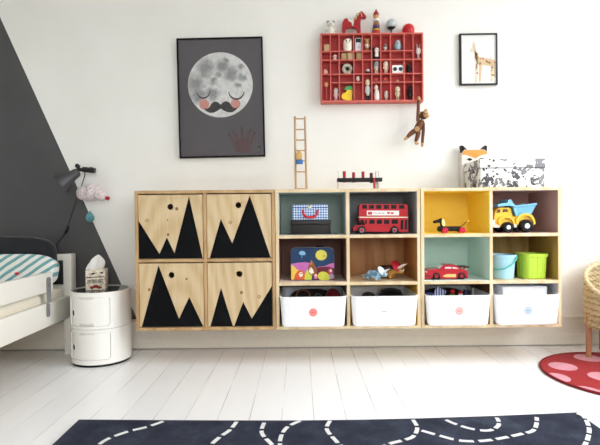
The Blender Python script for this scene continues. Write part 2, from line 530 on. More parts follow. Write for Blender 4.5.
# ------------------------------------------------------------------ storage tubs with toys showing over the rim
TUB = paint('#f4f5f7', .35, vary=.01)
def tub(cell_x, label, u0, u1, sticker, scribble):
    a, b = cell_x
    zb = ZB + T + .0015
    y0, y1 = YF - .042, YBK - .025
    x0, x1 = a + .0022, b - .0022
    t = thing('storage_tub', label, 'storage tub', ((x0 + x1) / 2, (y0 + y1) / 2, zb), 'white tubs along the bottom shelf')
    H = .1525
    def loop(x0, x1, y0, y1, z, r): return [Vector((px_, py_, z)) for px_, py_ in rrect(x0, x1, y0, y1, r, 5)]
    k = .012
    R = []
    for (f, z, ins) in ((1, zb + .004, .006), (1, zb, .010)): pass
    outer = [loop(x0 + k + .008, x1 - k - .008, y0 + k + .008, y1 - k - .008, zb, .02), loop(x0 + k, x1 - k, y0 + k, y1 - k, zb + .008, .024),
             loop(x0 + .002, x1 - .002, y0 + .002, y1 - .002, zb + H - .008, .028), loop(x0, x1, y0, y1, zb + H - .006, .03), loop(x0, x1, y0, y1, zb + H, .03)]
    inner = [loop(x0 + .004, x1 - .004, y0 + .004, y1 - .004, zb + H, .027), loop(x0 + .006, x1 - .006, y0 + .006, y1 - .006, zb + H - .02, .026),
             loop(x0 + k + .006, x1 - k - .006, y0 + k + .006, y1 - k - .006, zb + .012, .02)]
    MB().rings(outer + inner, TUB).build('tub_body', t)
    if sticker:
        cx = P((u0), u1, y0).x
        # sticker lies on the sloping front face
        f = .47
        yy = y0 + k + (.002 - k) * (H * f + .003 - .008) / (H - .016) - .0008
        mk = MB()
        cz = zb + H * f + .003
        tilt = Matrix.Rotation(math.atan((k - .002) / (H - .016)), 4, 'X')
        m0 = mk.mark()
        mk.prism(circ((0, 0), .0205, 28), -.0005, .0006, sticker)
        for i, w in enumerate(scribble):
            mk.box(w[0], w[1], -.0011, 0, w[2], w[3], paint(w[4], .6))
        mk.xf(m0, Matrix.Translation((cx, yy, cz)) @ tilt)
        mk.build('sticker', t)
    return t, (x0, x1, y0, y1, zb, H)
PINKS, BLUES = paint('#f08e88', .6), paint('#b9c9de', .6)
wr = '#c23c3c'
b1 = tub(cols2[0], 'white storage tub with coral sticker below the painted suitcase', 313.2, 311, PINKS, [(-.008, -.004, -.002, .003, wr), (-.002, .001, -.002, .001, wr), (.003, .007, -.001, .002, wr)])
b2 = tub(cols2[1], 'white storage tub below the toy dinosaurs, sticker worn to a faint grey mark', 384.5, 309.5, paint('#f0f1f3', .6), [(-.011, -.006, -.002, .002, '#8d9094'), (-.004, .001, -.002, .003, '#8d9094'), (.003, .011, -.002, .002, '#8d9094')])
b3 = tub(cols3[0], 'white storage tub with pale pink sticker below the toy race car', 459.8, 309, paint('#f2b3ae', .6), [(-.008, -.003, -.001, .002, wr), (-.001, .003, -.002, .001, wr), (.005, .008, -.001, .002, wr)])
b4 = tub(cols3[1], 'white storage tub with pale blue sticker below the two buckets', 529, 308, BLUES, [(-.008, -.003, -.002, .002, '#5a6f93'), (-.001, .003, -.001, .002, '#5a6f93'), (.005, .008, -.002, .002, '#5a6f93')])
ZTUB = ZB + T + .0015 + .158
def pile(bin_, y0=0): return bin_[1]
# things in the tubs
KNIT = fabric('dark_knit', '#3a3230', '#191615', 260)
def soft(name, label, cat, c, r, m, rot=None, e=.8):
    o = MB().ell(c, r, m, 16, rot, e, .8)
    return tag(o.build(name), label, cat)
zi = ZB + T + .014
def on_z(u, v, y): return P(u, v, y)
# coral sticker tub
c = P(333, 291.5, -.17)
tag(MB().ell((c.x, -.17, c.z - .024), .040, fabric('red_felt', '#8c1f22', '#5f1216', 200), 20).build('felt_ball'), 'dark red felt ball in the coral sticker tub', 'ball')
c = P(303, 289, -.17)
mb = MB().tube([(c.x + .036 * cos(a * pi / 12), -.17 + .004 * sin(a), c.z - .037 + .032 * sin(a * pi / 12)) for a in range(24)], .0055, paint('#7a4a30', .5), 8, closed=True)
tag(mb.build('toy_ring'), 'brown toy ring standing up out of the coral sticker tub', 'toy ring')
soft('knitted_bundle', 'dark knitted bundle under the red ball in the tub', 'fabric', ((b1[1][0] + b1[1][1]) / 2, -.215, zi + .042), (.13, .085, .042), KNIT)
c = P(318, 292, -.22)
soft('felt_pouch', 'dark green felt pouch beside the brown ring in the tub', 'pouch', (c.x, -.235, c.z - .028), (.02, .018, .022), fabric('green_felt', '#24352c', '#16221b'))
# faint grey mark tub: black hat
c = P(391, 288.5, -.17)
t = thing('felt_hat', 'black domed felt hat in the tub below the dinosaurs', 'hat', (c.x, -.17, c.z - .060))
FELT = fabric('black_felt', '#17171a', '#0a0a0c', 220)
MB().lathe([(.001, .0), (.086, .0), (.086, .003), (.068, .006), (.064, .03), (.05, .052), (.026, .061), (.001, .063)], (0, 0, 0), FELT, 28).build('crown', t, local=True)
MB().lathe([(.0675, .008), (.0695, .008), (.0675, .02), (.0655, .02)], (0, 0, 0), paint('#303034', .5), 28).build('hat_band', t, local=True)
c = P(369, 293, -.2)
soft('plush_toy', 'small dark plush lump beside the black hat', 'plush toy', (c.x, -.18, c.z - .03), (.036, .03, .033), KNIT)
soft('knitted_bundle', 'grey knitted bundle filling the tub under the black hat', 'fabric', ((b2[1][0] + b2[1][1]) / 2, -.17, zi + .042), (.13, .105, .042), fabric('grey_knit', '#5a5650', '#37342f'))
# pale pink sticker tub: mixed toys
def block(name, label, cat, u0, u1, vtop, y, d, m, rotz=0, down=.07):
    a, b = P(u0, vtop, y), P(u1, vtop, y)
    w = abs(b.x - a.x) / 2
    mb = MB(); mb.box(-w, w, -d / 2, d / 2, -down, 0, m, .003)
    mb.xf(0, Matrix.Translation(((a.x + b.x) / 2, y, (a.z + b.z) / 2)) @ Matrix.Rotation(radians(rotz), 4, 'Y'))
    return tag(mb.build(name), label, cat)
soft('fabric_lining', 'dark brown cloth under the toys in the pale pink sticker tub', 'cloth', ((b3[1][0] + b3[1][1]) / 2, -.20, zi + .03), (.13, .07, .03), KNIT)
for b_, lb in ((b1, 'folded dark cloth standing behind the red ball in the coral sticker tub'), (b3, 'folded dark cloth at the back of the pale pink sticker tub')):
    soft('folded_cloth', lb, 'cloth', ((b_[1][0] + b_[1][1]) / 2, -.088, zi + .072), (.128, .036, .066), KNIT, None, .5)
block('toy_brick', 'dark blue toy brick at the edge of the pale pink sticker tub', 'toy brick', 425, 432, 292, -.2, .04, paint('#27356e', .4), 0, .05)
n = NT('stripes_blue_white'); sp = n.n('ShaderNodeSeparateXYZ'); n.l(n.coord(), sp.inputs[0])
n.color(n.mix(n.math('LESS_THAN', n.math('FRACT', n.math('MULTIPLY', sp.outputs[0], 75)), .5), '#3d4c96', '#cfd6ea')); n.set(.5)
block('toy_plane_wing', 'blue and white striped toy wing slanting out of the tub', 'toy part', 436, 447, 288.5, -.2, .012, n.m, 24, .055)
c = P(452.3, 291.5, -.22)
t = thing('toy_ball', 'small red toy ball with green collar in the tub', 'ball', (c.x, c.y, c.z - .035))
MB().ell((0, 0, .036), .0135, paint('#c2202a', .35), 18).build('ball', t, local=True)
MB().lathe([(.004, 0), (.009, .004), (.013, .02), (.008, .023)], (0, 0, 0), paint('#5f9a3a', .5), 16).build('collar', t, local=True)
c = P(460.5, 292.5, -.22)
t = thing('toy_rocket', 'red nosed white toy poking out of the tub beside the red ball', 'toy', (c.x, c.y, c.z - .035))
MB().lathe([(.011, 0), (.012, .026), (.011, .03)], (0, 0, 0), paint('#eceaea', .4), 16).build('rocket_body', t, local=True)
MB().lathe([(.0118, .0302), (.008, .041), (.001, .046)], (0, 0, 0), paint('#cf2a2c', .4), 16).build('nose_cone', t, local=True)
block('toy_brick', 'navy toy brick behind the cream stick in the tub', 'toy brick', 464, 470, 290, -.15, .03, paint('#28304f', .4), 8, .06)
c = P(473, 285.6, -.2)
t = thing('toy_wand', 'cream stick with dark knob standing up in the tub', 'stick', (c.x, c.y, c.z - .075))
MB().cyl((0, 0, 0), (0, 0, .066), .0035, CREAM, seg=10).build('stick', t, local=True)
MB().ell((-.002, 0, .07), .007, paint('#3f2a1c', .5), 12).build('knob', t, local=True)
# pale blue sticker tub: paper boxes
x0, x1 = P(496, 290, -.2).x, P(541, 290, -.2).x
t = thing('flat_box', 'white flat box with dark edge lying in the pale blue sticker tub', 'box', ((x0 + x1) / 2, -.17, .285))
zz = P(518, 286.5, -.28).z
MB().box(x0, x1 - .012, -.285, -.075, .285, zz, paint('#eeeef0', .5), .002).build('box_body', t)
MB().box(x1 - .0115, x1 - .005, -.284, -.075, .285, zz - .001, paint('#4a3d33', .5), .001).build('dark_edge', t)
tag(MB().box(cols3[1][0] + .025, x1 - .005, -.27, -.06, .206, .284, paint('#d9d9dc', .6), .002).build('paper_stack'), 'stack of paper under the white flat box', 'paper')
tag(MB().box(x1 + .004, cols3[1][1] - .022, -.25, -.05, .207, P(550, 288, -.2).z, paint('#c3c5cc', .6), .003).build('grey_folder'), 'pale grey folder standing beside the white flat box', 'folder')
tag(MB().box(cols3[1][0] + .03, x0 + .17, -.066, -.056, .207, P(505, 284, -.1).z + .004, paint('#22344e', .5), .002).build('picture_book'), 'dark blue picture book standing behind the white flat box', 'book')
# ------------------------------------------------------------------ bed
BEDW = paint('#e9e6de', .4, vary=.02)
bed = thing('bed', 'white wooden child bed with guard rail along the dark grey wall', 'bed', (-1.69, -1.03, 0))
XB0, XB1 = -2.16, -1.232
mb = MB()
mb.build
def headboard(y0, y1):
    mb = MB()
    for x in (XB0, XB1 - .063): mb.box(x, x + .045, y0, y1, 0, .548, BEDW, .004)
    mb.box(XB0 + .046, XB1 - .064, y0 + .008, y1 - .008, .512, .546, BEDW, .003)
    mb.box(XB0 + .046, XB1 - .064, y0 + .012, y1 - .012, .20, .378, BEDW, .003)
    return mb
headboard(-.098, -.04).build('headboard', bed)
headboard(-2.05, -1.99).build('footboard', bed)
for x0 in (XB1 - .050, XB0 + .02):
    MB().box(x0, x0 + .026, -1.985, -.102, .204, .322, BEDW, .004).build('side_rail', bed)
MB().box(XB0 + .05, XB1 - .055, -1.98, -.103, .206, .226, paint('#cdb48c', .6)).build('slatted_base', bed)
gr = MB().box(XB1 - .040, XB1 - .018, -1.25, -.288, .378, .474, BEDW, .005).build('guard_rail', bed)
GREY = paint('#8f9194', .45, .4)
# grey metal bracket joining guard rail and side rail
yb = -.338
mb = MB().prism(rrect(yb - .017, yb + .017, .325, .452, .012), XB1 - .0172, XB1 - .0125, GREY, axis='x')
mb.prism(rrect(yb - .013, yb + .013, .255, .322, .012), XB1 - .0215, XB1 - .0165, GREY, axis='x')
for z in (.43, .40, .29): mb.cyl((XB1 - .0135, yb, z), (XB1 - .0105, yb, z), .0045, STEEL, seg=12)
tag(mb.build('bracket', bed), 'grey metal bracket')
MATT = fabric('mattress_ticking', '#e9e3d4', '#ddd5c2', 120)
def blob(c, r, m, rot=None, e=.35, ez=.6, seg=20): return MB().ell(c, r, m, seg, rot, e, ez)
tag(MB().box(XB0 + .06, XB1 - .052, -1.975, -.106, .2275, .374, MATT, .03, 4).build('mattress'), 'cream mattress lying in the white bed', 'mattress')
def stripes(name, ang, freq, duty, c1, c2, var=None):
    n = NT(name); sp = n.n('ShaderNodeSeparateXYZ')
    n.l(n.mapping(n.coord(), rot=(0, radians(ang), 0)), sp.inputs[0])
    w = n.math('MULTIPLY', n.math('SUBTRACT', n.noise(n.coord(), 8, 2), .5), .02)
    f = n.math('FRACT', n.math('MULTIPLY', n.math('ADD', sp.outputs[0], w), freq))
    n.color(n.mix(n.math('LESS_THAN', f, duty), c1, c2)); n.set(.9, spec=.15, sheen=.2)
    n.bump(n.noise(n.coord(), 300, 2), .3, .001); return n.m
STR = stripes('striped_cotton', -52, 27, .45, '#e6e5e0', '#6fa3a6')
pil = blob((-1.60, -.240, .474), (.343, .042, .086), STR, Matrix.Rotation(radians(-20), 3, 'X'), .22, .5).build('pillow')
tag(pil, 'turquoise and white striped pillow leaning in the bed corner', 'pillow')
cus = blob((-1.70, -.132, .513), (.385, .032, .136), fabric('charcoal_cotton', '#2e2f32', '#222326', 240), None, .3, .45).build('cushion')
tag(cus, 'long dark charcoal cushion standing behind the striped pillow', 'cushion')
duv = blob((-1.72, -1.22, .428), (.39, .75, .052), stripes('turquoise_cotton', -40, 9, .8, '#8fc0c2', '#dfe7e4'), None, .3, .5).build('duvet')
tag(duv, 'turquoise duvet spread on the bed behind the guard rail', 'duvet')
c = P(17, 277.5, -.50)
tag(MB().ell((c.x, c.y, .49), (.010, .010, .007), RED, 14).build('felt_ladybird'), 'tiny red felt toy lying on the turquoise duvet', 'felt toy')

# ------------------------------------------------------------------ round two-door cabinet
NX, NY = -1.047, -.197
PLAS = paint('#efeee9', .22, vary=.01)
ns = thing('round_cabinet', 'round white plastic cabinet with two sliding doors beside the bed', 'cabinet', (NX, NY, 0))
MB().lathe([(.12, 0), (.14152, 0), (.14152, .012), (.12, .012)], (0, 0, 0), BLACK, 48).build('base_ring', ns, local=True)
RD = .148
MB().lathe([(.10, .0125), (RD - .0076, .0125), (RD - .0076, .366), (.02, .366)], (0, 0, 0), PLAS, 64).build('cabinet_body', ns, local=True)
MB().lathe([(.001, .3665), (RD - .012, .3665), (RD - .012, .3685), (.001, .3685)], (0, 0, 0), paint('#3b3a39', .12), 48).build('tray_top', ns, local=True)  # dark colour paints in the reflection of the dark wall
def bend(x, z, r): return Vector((r * sin(x / RD), -r * cos(x / RD), z))
def inside(x, z, b, rc):
    x0, x1, z0, z1 = b
    if not (x0 < x < x1 and z0 < z < z1): return False
    dx = max(x0 + rc - x, x - x1 + rc, 0); dz = max(z0 + rc - z, z - z1 + rc, 0)
    return dx * dx + dz * dz < rc * rc
def curved_patch(mb, outline, bx, rc, r, m, keep, ext):
    """bent sheet over the drum: keep(x,z) says which side of the outline stays"""
    i = mb.mi(m)
    x0, x1, z0, z1 = ext
    pts = [Vector(p_) for p_ in outline]
    n0 = len(pts)
    edges = [(k, (k + 1) % n0) for k in range(n0)]
    nx, nz = max(4, int((x1 - x0) / .0085)), max(3, int((z1 - z0) / .02))
    for a in range(nx + 1):
        for c in range(nz + 1):
            p_ = Vector((x0 + (x1 - x0) * a / nx, z0 + (z1 - z0) * c / nz))
            if keep(*p_) and min((p_ - q_).length for q_ in pts[:n0]) > .002: pts.append(p_)
    V, E_, F_ = geometry.delaunay_2d_cdt(pts, edges, [], 0, 1e-6)[:3]
    bv_ = [mb.bm.verts.new(bend(v[0], v[1], r)) for v in V]
    for f in F_:
        cx = sum(V[k][0] for k in f) / 3; cz = sum(V[k][1] for k in f) / 3
        if keep(cx, cz):
            try: mb.bm.faces.new([bv_[k] for k in f]).material_index = i
            except ValueError: pass
def fine(poly):
    o = []
    for k in range(len(poly)):
        p0, p1 = Vector(poly[k]), Vector(poly[(k + 1) % len(poly)])
        m_ = max(1, int((p1 - p0).length / .009))
        o += [tuple(p0.lerp(p1, j / m_)) for j in range(m_)]
    return o
def tier(za, zb, d0, d1, hz):
    """one drum section: outer shell with a rounded opening, the door set back in it"""
    a0, a1 = radians(-53) * RD, radians(39) * RD; rc = .017
    b_ = (a0, a1, d0, d1)
    hole = fine(rrect(a0, a1, d0, d1, rc, 6))
    mb = MB()
    L = pi * RD
    curved_patch(mb, hole, b_, rc, RD, PLAS, lambda x, z: not inside(x, z, b_, rc), (-L, L, za, zb))
    mb.bm.verts.ensure_lookup_table()
    i = mb.mi(PLAS)
    A = [mb.bm.verts.new(bend(x, z, RD)) for x, z in hole]; B = [mb.bm.verts.new(bend(x, z, RD - .0075)) for x, z in hole]
    n_ = len(A)
    for k in range(n_): mb.bm.faces.new((A[k], A[(k + 1) % n_], B[(k + 1) % n_], B[k])).material_index = i
    bmesh.ops.remove_doubles(mb.bm, verts=mb.bm.verts, dist=.0001)
    for z, s_ in ((za, 1), (zb, -1)):
        R1 = [bend(-L + 2 * L * k / 64, z, RD) for k in range(64)]; R2 = [bend(-L + 2 * L * k / 64, z, RD - .0075) for k in range(64)]
        mb.rings([R1, R2], PLAS, cap0=False, cap1=False)
    mb.build('shell', ns, local=True, ang=50)
    g_ = .0016
    c_ = (a0 + g_, a1 - g_, d0 + g_, d1 - g_)
    ol = fine(rrect(*c_, rc - g_, 6))
    mb = MB()
    curved_patch(mb, ol, c_, rc - g_, RD - .0040, PLAS, lambda x, z: inside(x, z, (c_[0] - 1e-5, c_[1] + 1e-5, c_[2] - 1e-5, c_[3] + 1e-5), rc - g_), (c_[0], c_[1], c_[2], c_[3]))
    A = [mb.bm.verts.new(bend(x, z, RD - .0040)) for x, z in ol]; B = [mb.bm.verts.new(bend(x, z, RD - .0075)) for x, z in ol]
    n_ = len(A)
    for k in range(n_): mb.bm.faces.new((A[k], A[(k + 1) % n_], B[(k + 1) % n_], B[k]))
    bmesh.ops.remove_doubles(mb.bm, verts=mb.bm.verts, dist=.0001)
    d = mb.build('door', ns, local=True, ang=50)
    h_ = MB()
    ah = radians(-40); R_ = RD - .0040
    ctr = Vector((R_ * sin(ah), -R_ * cos(ah), hz)); nrm = Vector((sin(ah), -cos(ah), 0)); tan = Vector((cos(ah), sin(ah), 0))
    ring = lambda a, b, off: [ctr + nrm * off + tan * (a * cos(2 * pi * k / 20)) + Vector((0, 0, b * sin(2 * pi * k / 20))) for k in range(20)]
    h_.rings([ring(.0135, .0185, -.001), ring(.0135, .0185, .0016), ring(.0115, .0165, .0022), ring(.0105, .0155, .0012)], PLAS, cap1=False)
    h_.rings([ring(.0107, .0157, .0006), ring(.0105, .0155, .0010)], BLACK)  # black disc paints the shade inside the hole; nothing is cut
    h_.build('finger_hole', d, local=True)
tier(.013, .1875, .036, .172, .095)
tier(.1905, .372, .204, .350, .268)

# tissue box on the round cabinet
def tissue_mat():
    n = NT('printed_card'); c = n.coord()
    f = n.noise(c, 60, 4, .6)
    n.color(n.ramp(f, [(.38, '#b7a68d'), (.5, '#e2d8c5'), (.62, '#efe8da'), (.68, '#a08a70')])); n.set(.6); return n.m
TIS = tissue_mat()
tb = thing('tissue_box', 'beige tissue box printed with a red car on the round cabinet', 'tissue box', (NX - .028, NY + .018, .3692))
tb.rotation_euler.z = radians(14)
h = .048
MB().box(-h, h, -h, h, 0, .104, TIS, .002).build('carton', tb, local=True)
INK, INKR = paint('#3a3430', .6), paint('#8e2f26', .6)
mb = MB()
y = -h - .0006
mb.box(-.052, .05, y, y + .0004, .072, .077, INK)
for i, (a, b) in enumerate(((-.045, -.032), (-.03, -.018), (-.015, -.006), (-.003, .01), (.013, .023), (.026, .042))):
    mb.box(a, b, y, y + .0004, .046, .06, INK); mb.box(a + .003, b - .003, y - .0002, y, .050, .056, TIS)
mb.box(-.05, .046, y, y + .0004, .040, .043, INK)
car = [(-.034, .012), (-.03, .022), (-.016, .024), (-.008, .031), (.012, .030), (.02, .022), (.034, .018), (.034, .010)]
mb.prism(car, y, y + .0004, INKR)
for a in (-.02, .02): mb.prism(circ((a, .011), .006, 12), y - .0003, y, INK)
mb.prism([(-.028, .095), (-.008, .102), (0, .092), (-.02, .088)], y, y + .0004, INK); mb.prism([(.02, .1), (.045, .104), (.04, .09)], y, y + .0004, INK)
mb.xf(0, Matrix.Diagonal((.86, 1, .90, 1)))
mb.build('printed_front', tb, local=True)
mb = MB(); TP = paint('#f4f4f2', .8)
rg = []
for k in range(9):
    f = k / 8; w = .034 * (1 - f) ** .8 + .004 + .012 * sin(f * pi)
    rg.append([Vector((-.014 + .022 * f + w * cos(t) * (1 + .25 * sin(3 * t + f * 3)), (w * .45) * sin(t) * (1 + .3 * cos(4 * t)), .1035 + .076 * f)) for t in [2 * pi * j / 22 for j in range(22)]])
mb.rings(rg, TP).build('tissue', tb, local=True)

# ------------------------------------------------------------------ clamp lamp, cord, cloud mobile
LM = paint('#4a4b4d', .42, .3)
yl = -.085
c0 = P(90, 170, yl)
lamp = thing('wall_lamp', 'dark grey metal spot lamp mounted on the wall over the bed', 'lamp', (c0.x, 0, c0.z))
W = lambda u, v, y=yl: P(u, v, y)
BLK = paint('#1d1d1f', .4)
mb = MB().cyl(W(91, 170, -.001), W(91, 170, -.012), .017, BLK, seg=24); mb.cyl(W(91, 170, -.012), W(91, 170, yl), .008, BLK)
mb.build('wall_mount', lamp)
MB().cyl(W(83, 169.4), W(95, 170.6), .0145, BLK, seg=20).build('arm_barrel', lamp)
mb = MB().cyl(W(78.3, 165.5), W(78.3, 170), .010, BLK); mb.cyl(W(83.5, 169.6), W(77, 169.5), .0095, BLK); mb.ell(W(77.3, 165.8), .0125, BLK, 14)
mb.build('joint', lamp)
a = W(77, 172.5); b = W(60.3, 183.8, yl - .03)
ax = (b - a).normalized(); L = (b - a).length
prof = [(.012, -.012), (.021, -.006), (.025, .004), (.028, .03), (.036, .055), (.048, .085), (.054, L), (.0525, L), (.045, .084), (.034, .055), (.026, .03), (.02, .006), (.001, .004)]
MB().lathe(prof, a, LM, 32, Vector((0, 0, 1)).rotation_difference(ax).to_matrix()).build('lamp_shade', lamp)
MB().ell(a + ax * .05, .024, paint('#e9e7e0', .3), 16).build('bulb', lamp)
pts = [W(84.5, 172, yl), W(84.6, 176, -.06), W(80, 190, -.035), W(72.5, 212, -.03), W(68, 226, -.03), W(66, 231, -.03), W(63, 236.5, -.03), W(59.5, 240.5, -.03), W(56.5, 246, -.028), W(55.5, 262, -.028), W(55.5, 300, -.028)]
cord = MB().tube(smooth_path(pts, 6), .0026, BLK, 8).build('cord', lamp)
d = (W(65, 233.2, -.03) - W(68.3, 226, -.03))
mb = MB().tube([W(68.3, 226, -.03) + d * k for k in (0, .15, .5, .85, 1)], [.004, .0085, .0095, .0085, .004], BLK, 10)
mb.build('inline_switch', lamp)
# knitted cloud
n = NT('speckled_knit'); f = n.noise(n.coord(), 170, 2, .6)
n.color(n.ramp(f, [(.36, '#8f8184'), (.46, '#d3c0c1'), (.56, '#efe8e7'), (.7, '#c9a9ad')])); n.set(.95, spec=.1, sheen=.3); n.bump(f, .8, .004)
CLOUD = n.m
yc = -.06
cl = thing('cloud_mobile', 'pink speckled knitted cloud hanging from the wall lamp', 'mobile', P(91, 193, yc))
mb = MB(); s = 1 / S(yc)
for u, v, ru, rv in ((84, 193, 7.5, 7.5), (91, 192, 8, 8.5), (98, 193, 6.8, 7.3), (102, 196, 4.8, 4.8), (81, 195, 4.2, 4.4), (90, 197, 9, 4.6)):
    mb.ell(P(u, v, yc), (ru * s, .034 * rv / 8, rv * s), CLOUD, 20)
mb.build('cloud', cl)
MB().tube([P(92, 172.9, yc - .012), P(92.2, 186, yc)], .0008, paint('#d8d8d8', .6), 6).build('thread', cl)
MB().tube([P(90.5, 199, yc), P(90, 211, yc)], .0008, paint('#d8d8d8', .6), 6).build('thread', cl)
mb = MB(); mb.tube([P(104, 197.2, yc), P(109, 198.6, yc)], [.009, .011], paint('#b5282c', .6), 12); mb.build('red_tip', cl)
mb = MB().lathe([(.001, .034), (.006, .024), (.017, .010), (.023, -.006), (.021, -.020), (.012, -.030), (.001, -.033)], P(90, 216.5, yc), fabric('turquoise_knit', '#6fa5ad', '#43767e', 170), 20)
tag(mb.build('drop', cl), 'turquoise drop')

# ------------------------------------------------------------------ pictures on the wall
def poster():
    y = -.021
    c = P(220.85, 97.4, y); s = 1 / S(y)
    t = thing('moon_poster', 'large dark poster of a moon with closed eyes and moustache in a black frame', 'picture', (c.x, -.002, c.z))
    t.rotation_euler.y = radians(-.8)
    w, h = 85.6 * s / 2, 119 * s / 2
    o, i = [(-w, -h), (w, -h), (w, h), (-w, h)], [(-w + .008, -h + .008), (w - .008, -h + .008), (w - .008, h - .008), (-w + .008, h - .008)]
    MB().prism(o, -.020, 0, paint('#0c0c0c', .6, spec=.15), holes=[i[::-1]]).build('frame', t, local=True)
    n = NT('poster_ink'); n.color(n.ramp(n.noise(n.coord(), 6, 3), [(.3, '#48434a'), (.7, '#4c474e')])); n.set(.55, spec=.3)
    pr = MB().box(-w + .006, w - .006, -.012, -.004, -h + .006, h - .006, n.m)
    # picture measurements (enlarged 3.3 times) to poster coordinates
    f = lambda X, Y: ((X / 3.3 + 170 - 220.85) * s, -(Y / 3.296 + 30 - 97.4) * s)
    # moon: grey rock with dark seas
    n = NT('moon_print'); co_ = n.coord()
    wv = n.n('ShaderNodeVectorMath', operation='MULTIPLY_ADD'); 
    nz = n.n('ShaderNodeTexNoise'); nz.inputs['Scale'].default_value = 22; nz.inputs['Detail'].default_value = 3; n.l(co_, nz.inputs['Vector'])
    n.l(nz.outputs['Color'], wv.inputs[0]); wv.inputs[1].default_value = (.05, 0, .05)
    off = n.n('ShaderNodeVectorMath', operation='ADD'); n.l(co_, off.inputs[0]); off.inputs[1].default_value = (-.025, 0, -.025); n.l(off.outputs[0], wv.inputs[2])
    acc = None
    for X, Y, R in ((170, 180, 75), (300, 170, 50), (370, 232, 58), (270, 237, 30), (455, 178, 24), (462, 258, 34), (415, 325, 26), (85, 305, 75), (230, 290, 32), (215, 385, 50), (110, 390, 65), (330, 120, 22)):
        u, v = 185 + X / 8, 45 + Y / 8
        px_, pz = (u - 220.85) * s, -(v - 97.4) * s
        d = n.n('ShaderNodeVectorMath', operation='DISTANCE'); n.l(wv.outputs[0], d.inputs[0]); d.inputs[1].default_value = (px_, -.0125, pz)
        mr = n.n('ShaderNodeMapRange'); mr.interpolation_type = 'SMOOTHSTEP'
        n.l(d.outputs['Value'], mr.inputs[0]); r = R / 8 * s
        mr.inputs[1].default_value = r * .25; mr.inputs[2].default_value = r * 1.55; mr.inputs[3].default_value = 1; mr.inputs[4].default_value = 0
        acc = mr.outputs[0] if acc is None else n.math('MAXIMUM', acc, mr.outputs[0])
    g = n.noise(co_, 45, 5, .65)
    tone = n.math('SUBTRACT', n.math('MULTIPLY_ADD', g, .5, .56), n.math('MULTIPLY', acc, .36))
    n.color(n.ramp(tone, [(.2, '#59595b'), (.45, '#868789'), (.7, '#bcbdbd'), (.9, '#e2e2e1')])); n.set(.6, spec=.3)
    mc = f(166.5, 180); mr_ = 32.4 * s
    pr.prism(circ(mc, mr_, 72), -.0126, -.0115, n.m)
    ink = paint('#232125', .6)
    def arc(c, rx, rz, a0, a1, wd, lash):
        pts = [(c[0] + rx * cos(radians(a)), c[1] + rz * sin(radians(a))) for a in range(a0, a1 + 1, 6)]
        k = len(pts)
        pr.prism(ribbon(pts, [wd * (.35 + .65 * sin(pi * j / (k - 1))) for j in range(k)]), -.0132, -.0124, ink)
    u = s / 3.3
    arc(f(110, 196), 22 * u, 26 * u, 195, 352, 5 * u, 0); arc(f(219, 199), 26 * u, 29 * u, 188, 350, 6 * u, 0)
    for X, Y in ((112, 243), (215, 244)):
        pr.prism(circ(f(X, Y), 16.5 * u, 24), -.0130, -.0124, paint('#c98a80', .7, vary=.2))
    right = [(166, 245), (176, 236), (186, 234), (196, 240), (203, 252), (212, 258), (222, 254), (216, 264), (204, 271), (190, 271), (176, 265), (166, 258)]
    left = [(332 - X, Y) for X, Y in right][::-1]
    pr.prism([f(*p_) for p_ in right], -.0136, -.0126, ink); pr.prism([f(*p_) for p_ in left], -.0136, -.0126, ink)
    # child's hand print, lower corner (enlarged 9.47 times)
    g2 = lambda X, Y: ((X / 9.47 + 215 - 220.85) * s, -(Y / 9.47 + 115 - 97.4) * s)
    hp, hp2 = paint('#4f3337', .6, vary=.25), paint('#29252b', .6, vary=.2)
    pr.prism([g2(*p_) for p_ in ((165, 270), (185, 235), (245, 222), (310, 235), (335, 275), (330, 330), (310, 362), (195, 362), (172, 330))], -.0128, -.0119, hp)
    for pts in (((170, 275), (150, 225), (122, 185)), ((200, 240), (182, 185), (160, 150)), ((244, 230), (244, 170), (243, 122)), ((290, 238), (305, 185), (328, 150)), ((325, 275), (342, 220), (368, 175))):
        pp = [g2(*p_) for p_ in pts]
        pr.prism(ribbon(pp, [26 * s / 9.47, 28 * s / 9.47, 22 * s / 9.47]), -.0127, -.0119, hp)
        pr.prism(circ(pp[-1], 12 * s / 9.47, 12), -.0129, -.0119, hp2)
    a, b = g2(392, 295), g2(418, 316)
    pr.box(a[0], b[0], -.0127, -.0119, b[1], a[1], paint('#141316', .6))
    for k in range(3):
        a, b = g2(355 + k * 22, 352), g2(368 + k * 22, 362)
        pr.box(a[0], b[0], -.0127, -.0119, b[1], a[1], paint('#2e2a30', .6))
    pr.build('print', t, local=True)
    MB().box(-w + .006, w - .006, -.0175, -.0155, -h + .006, h - .006, GLASS).build('glass', t, local=True)
poster()
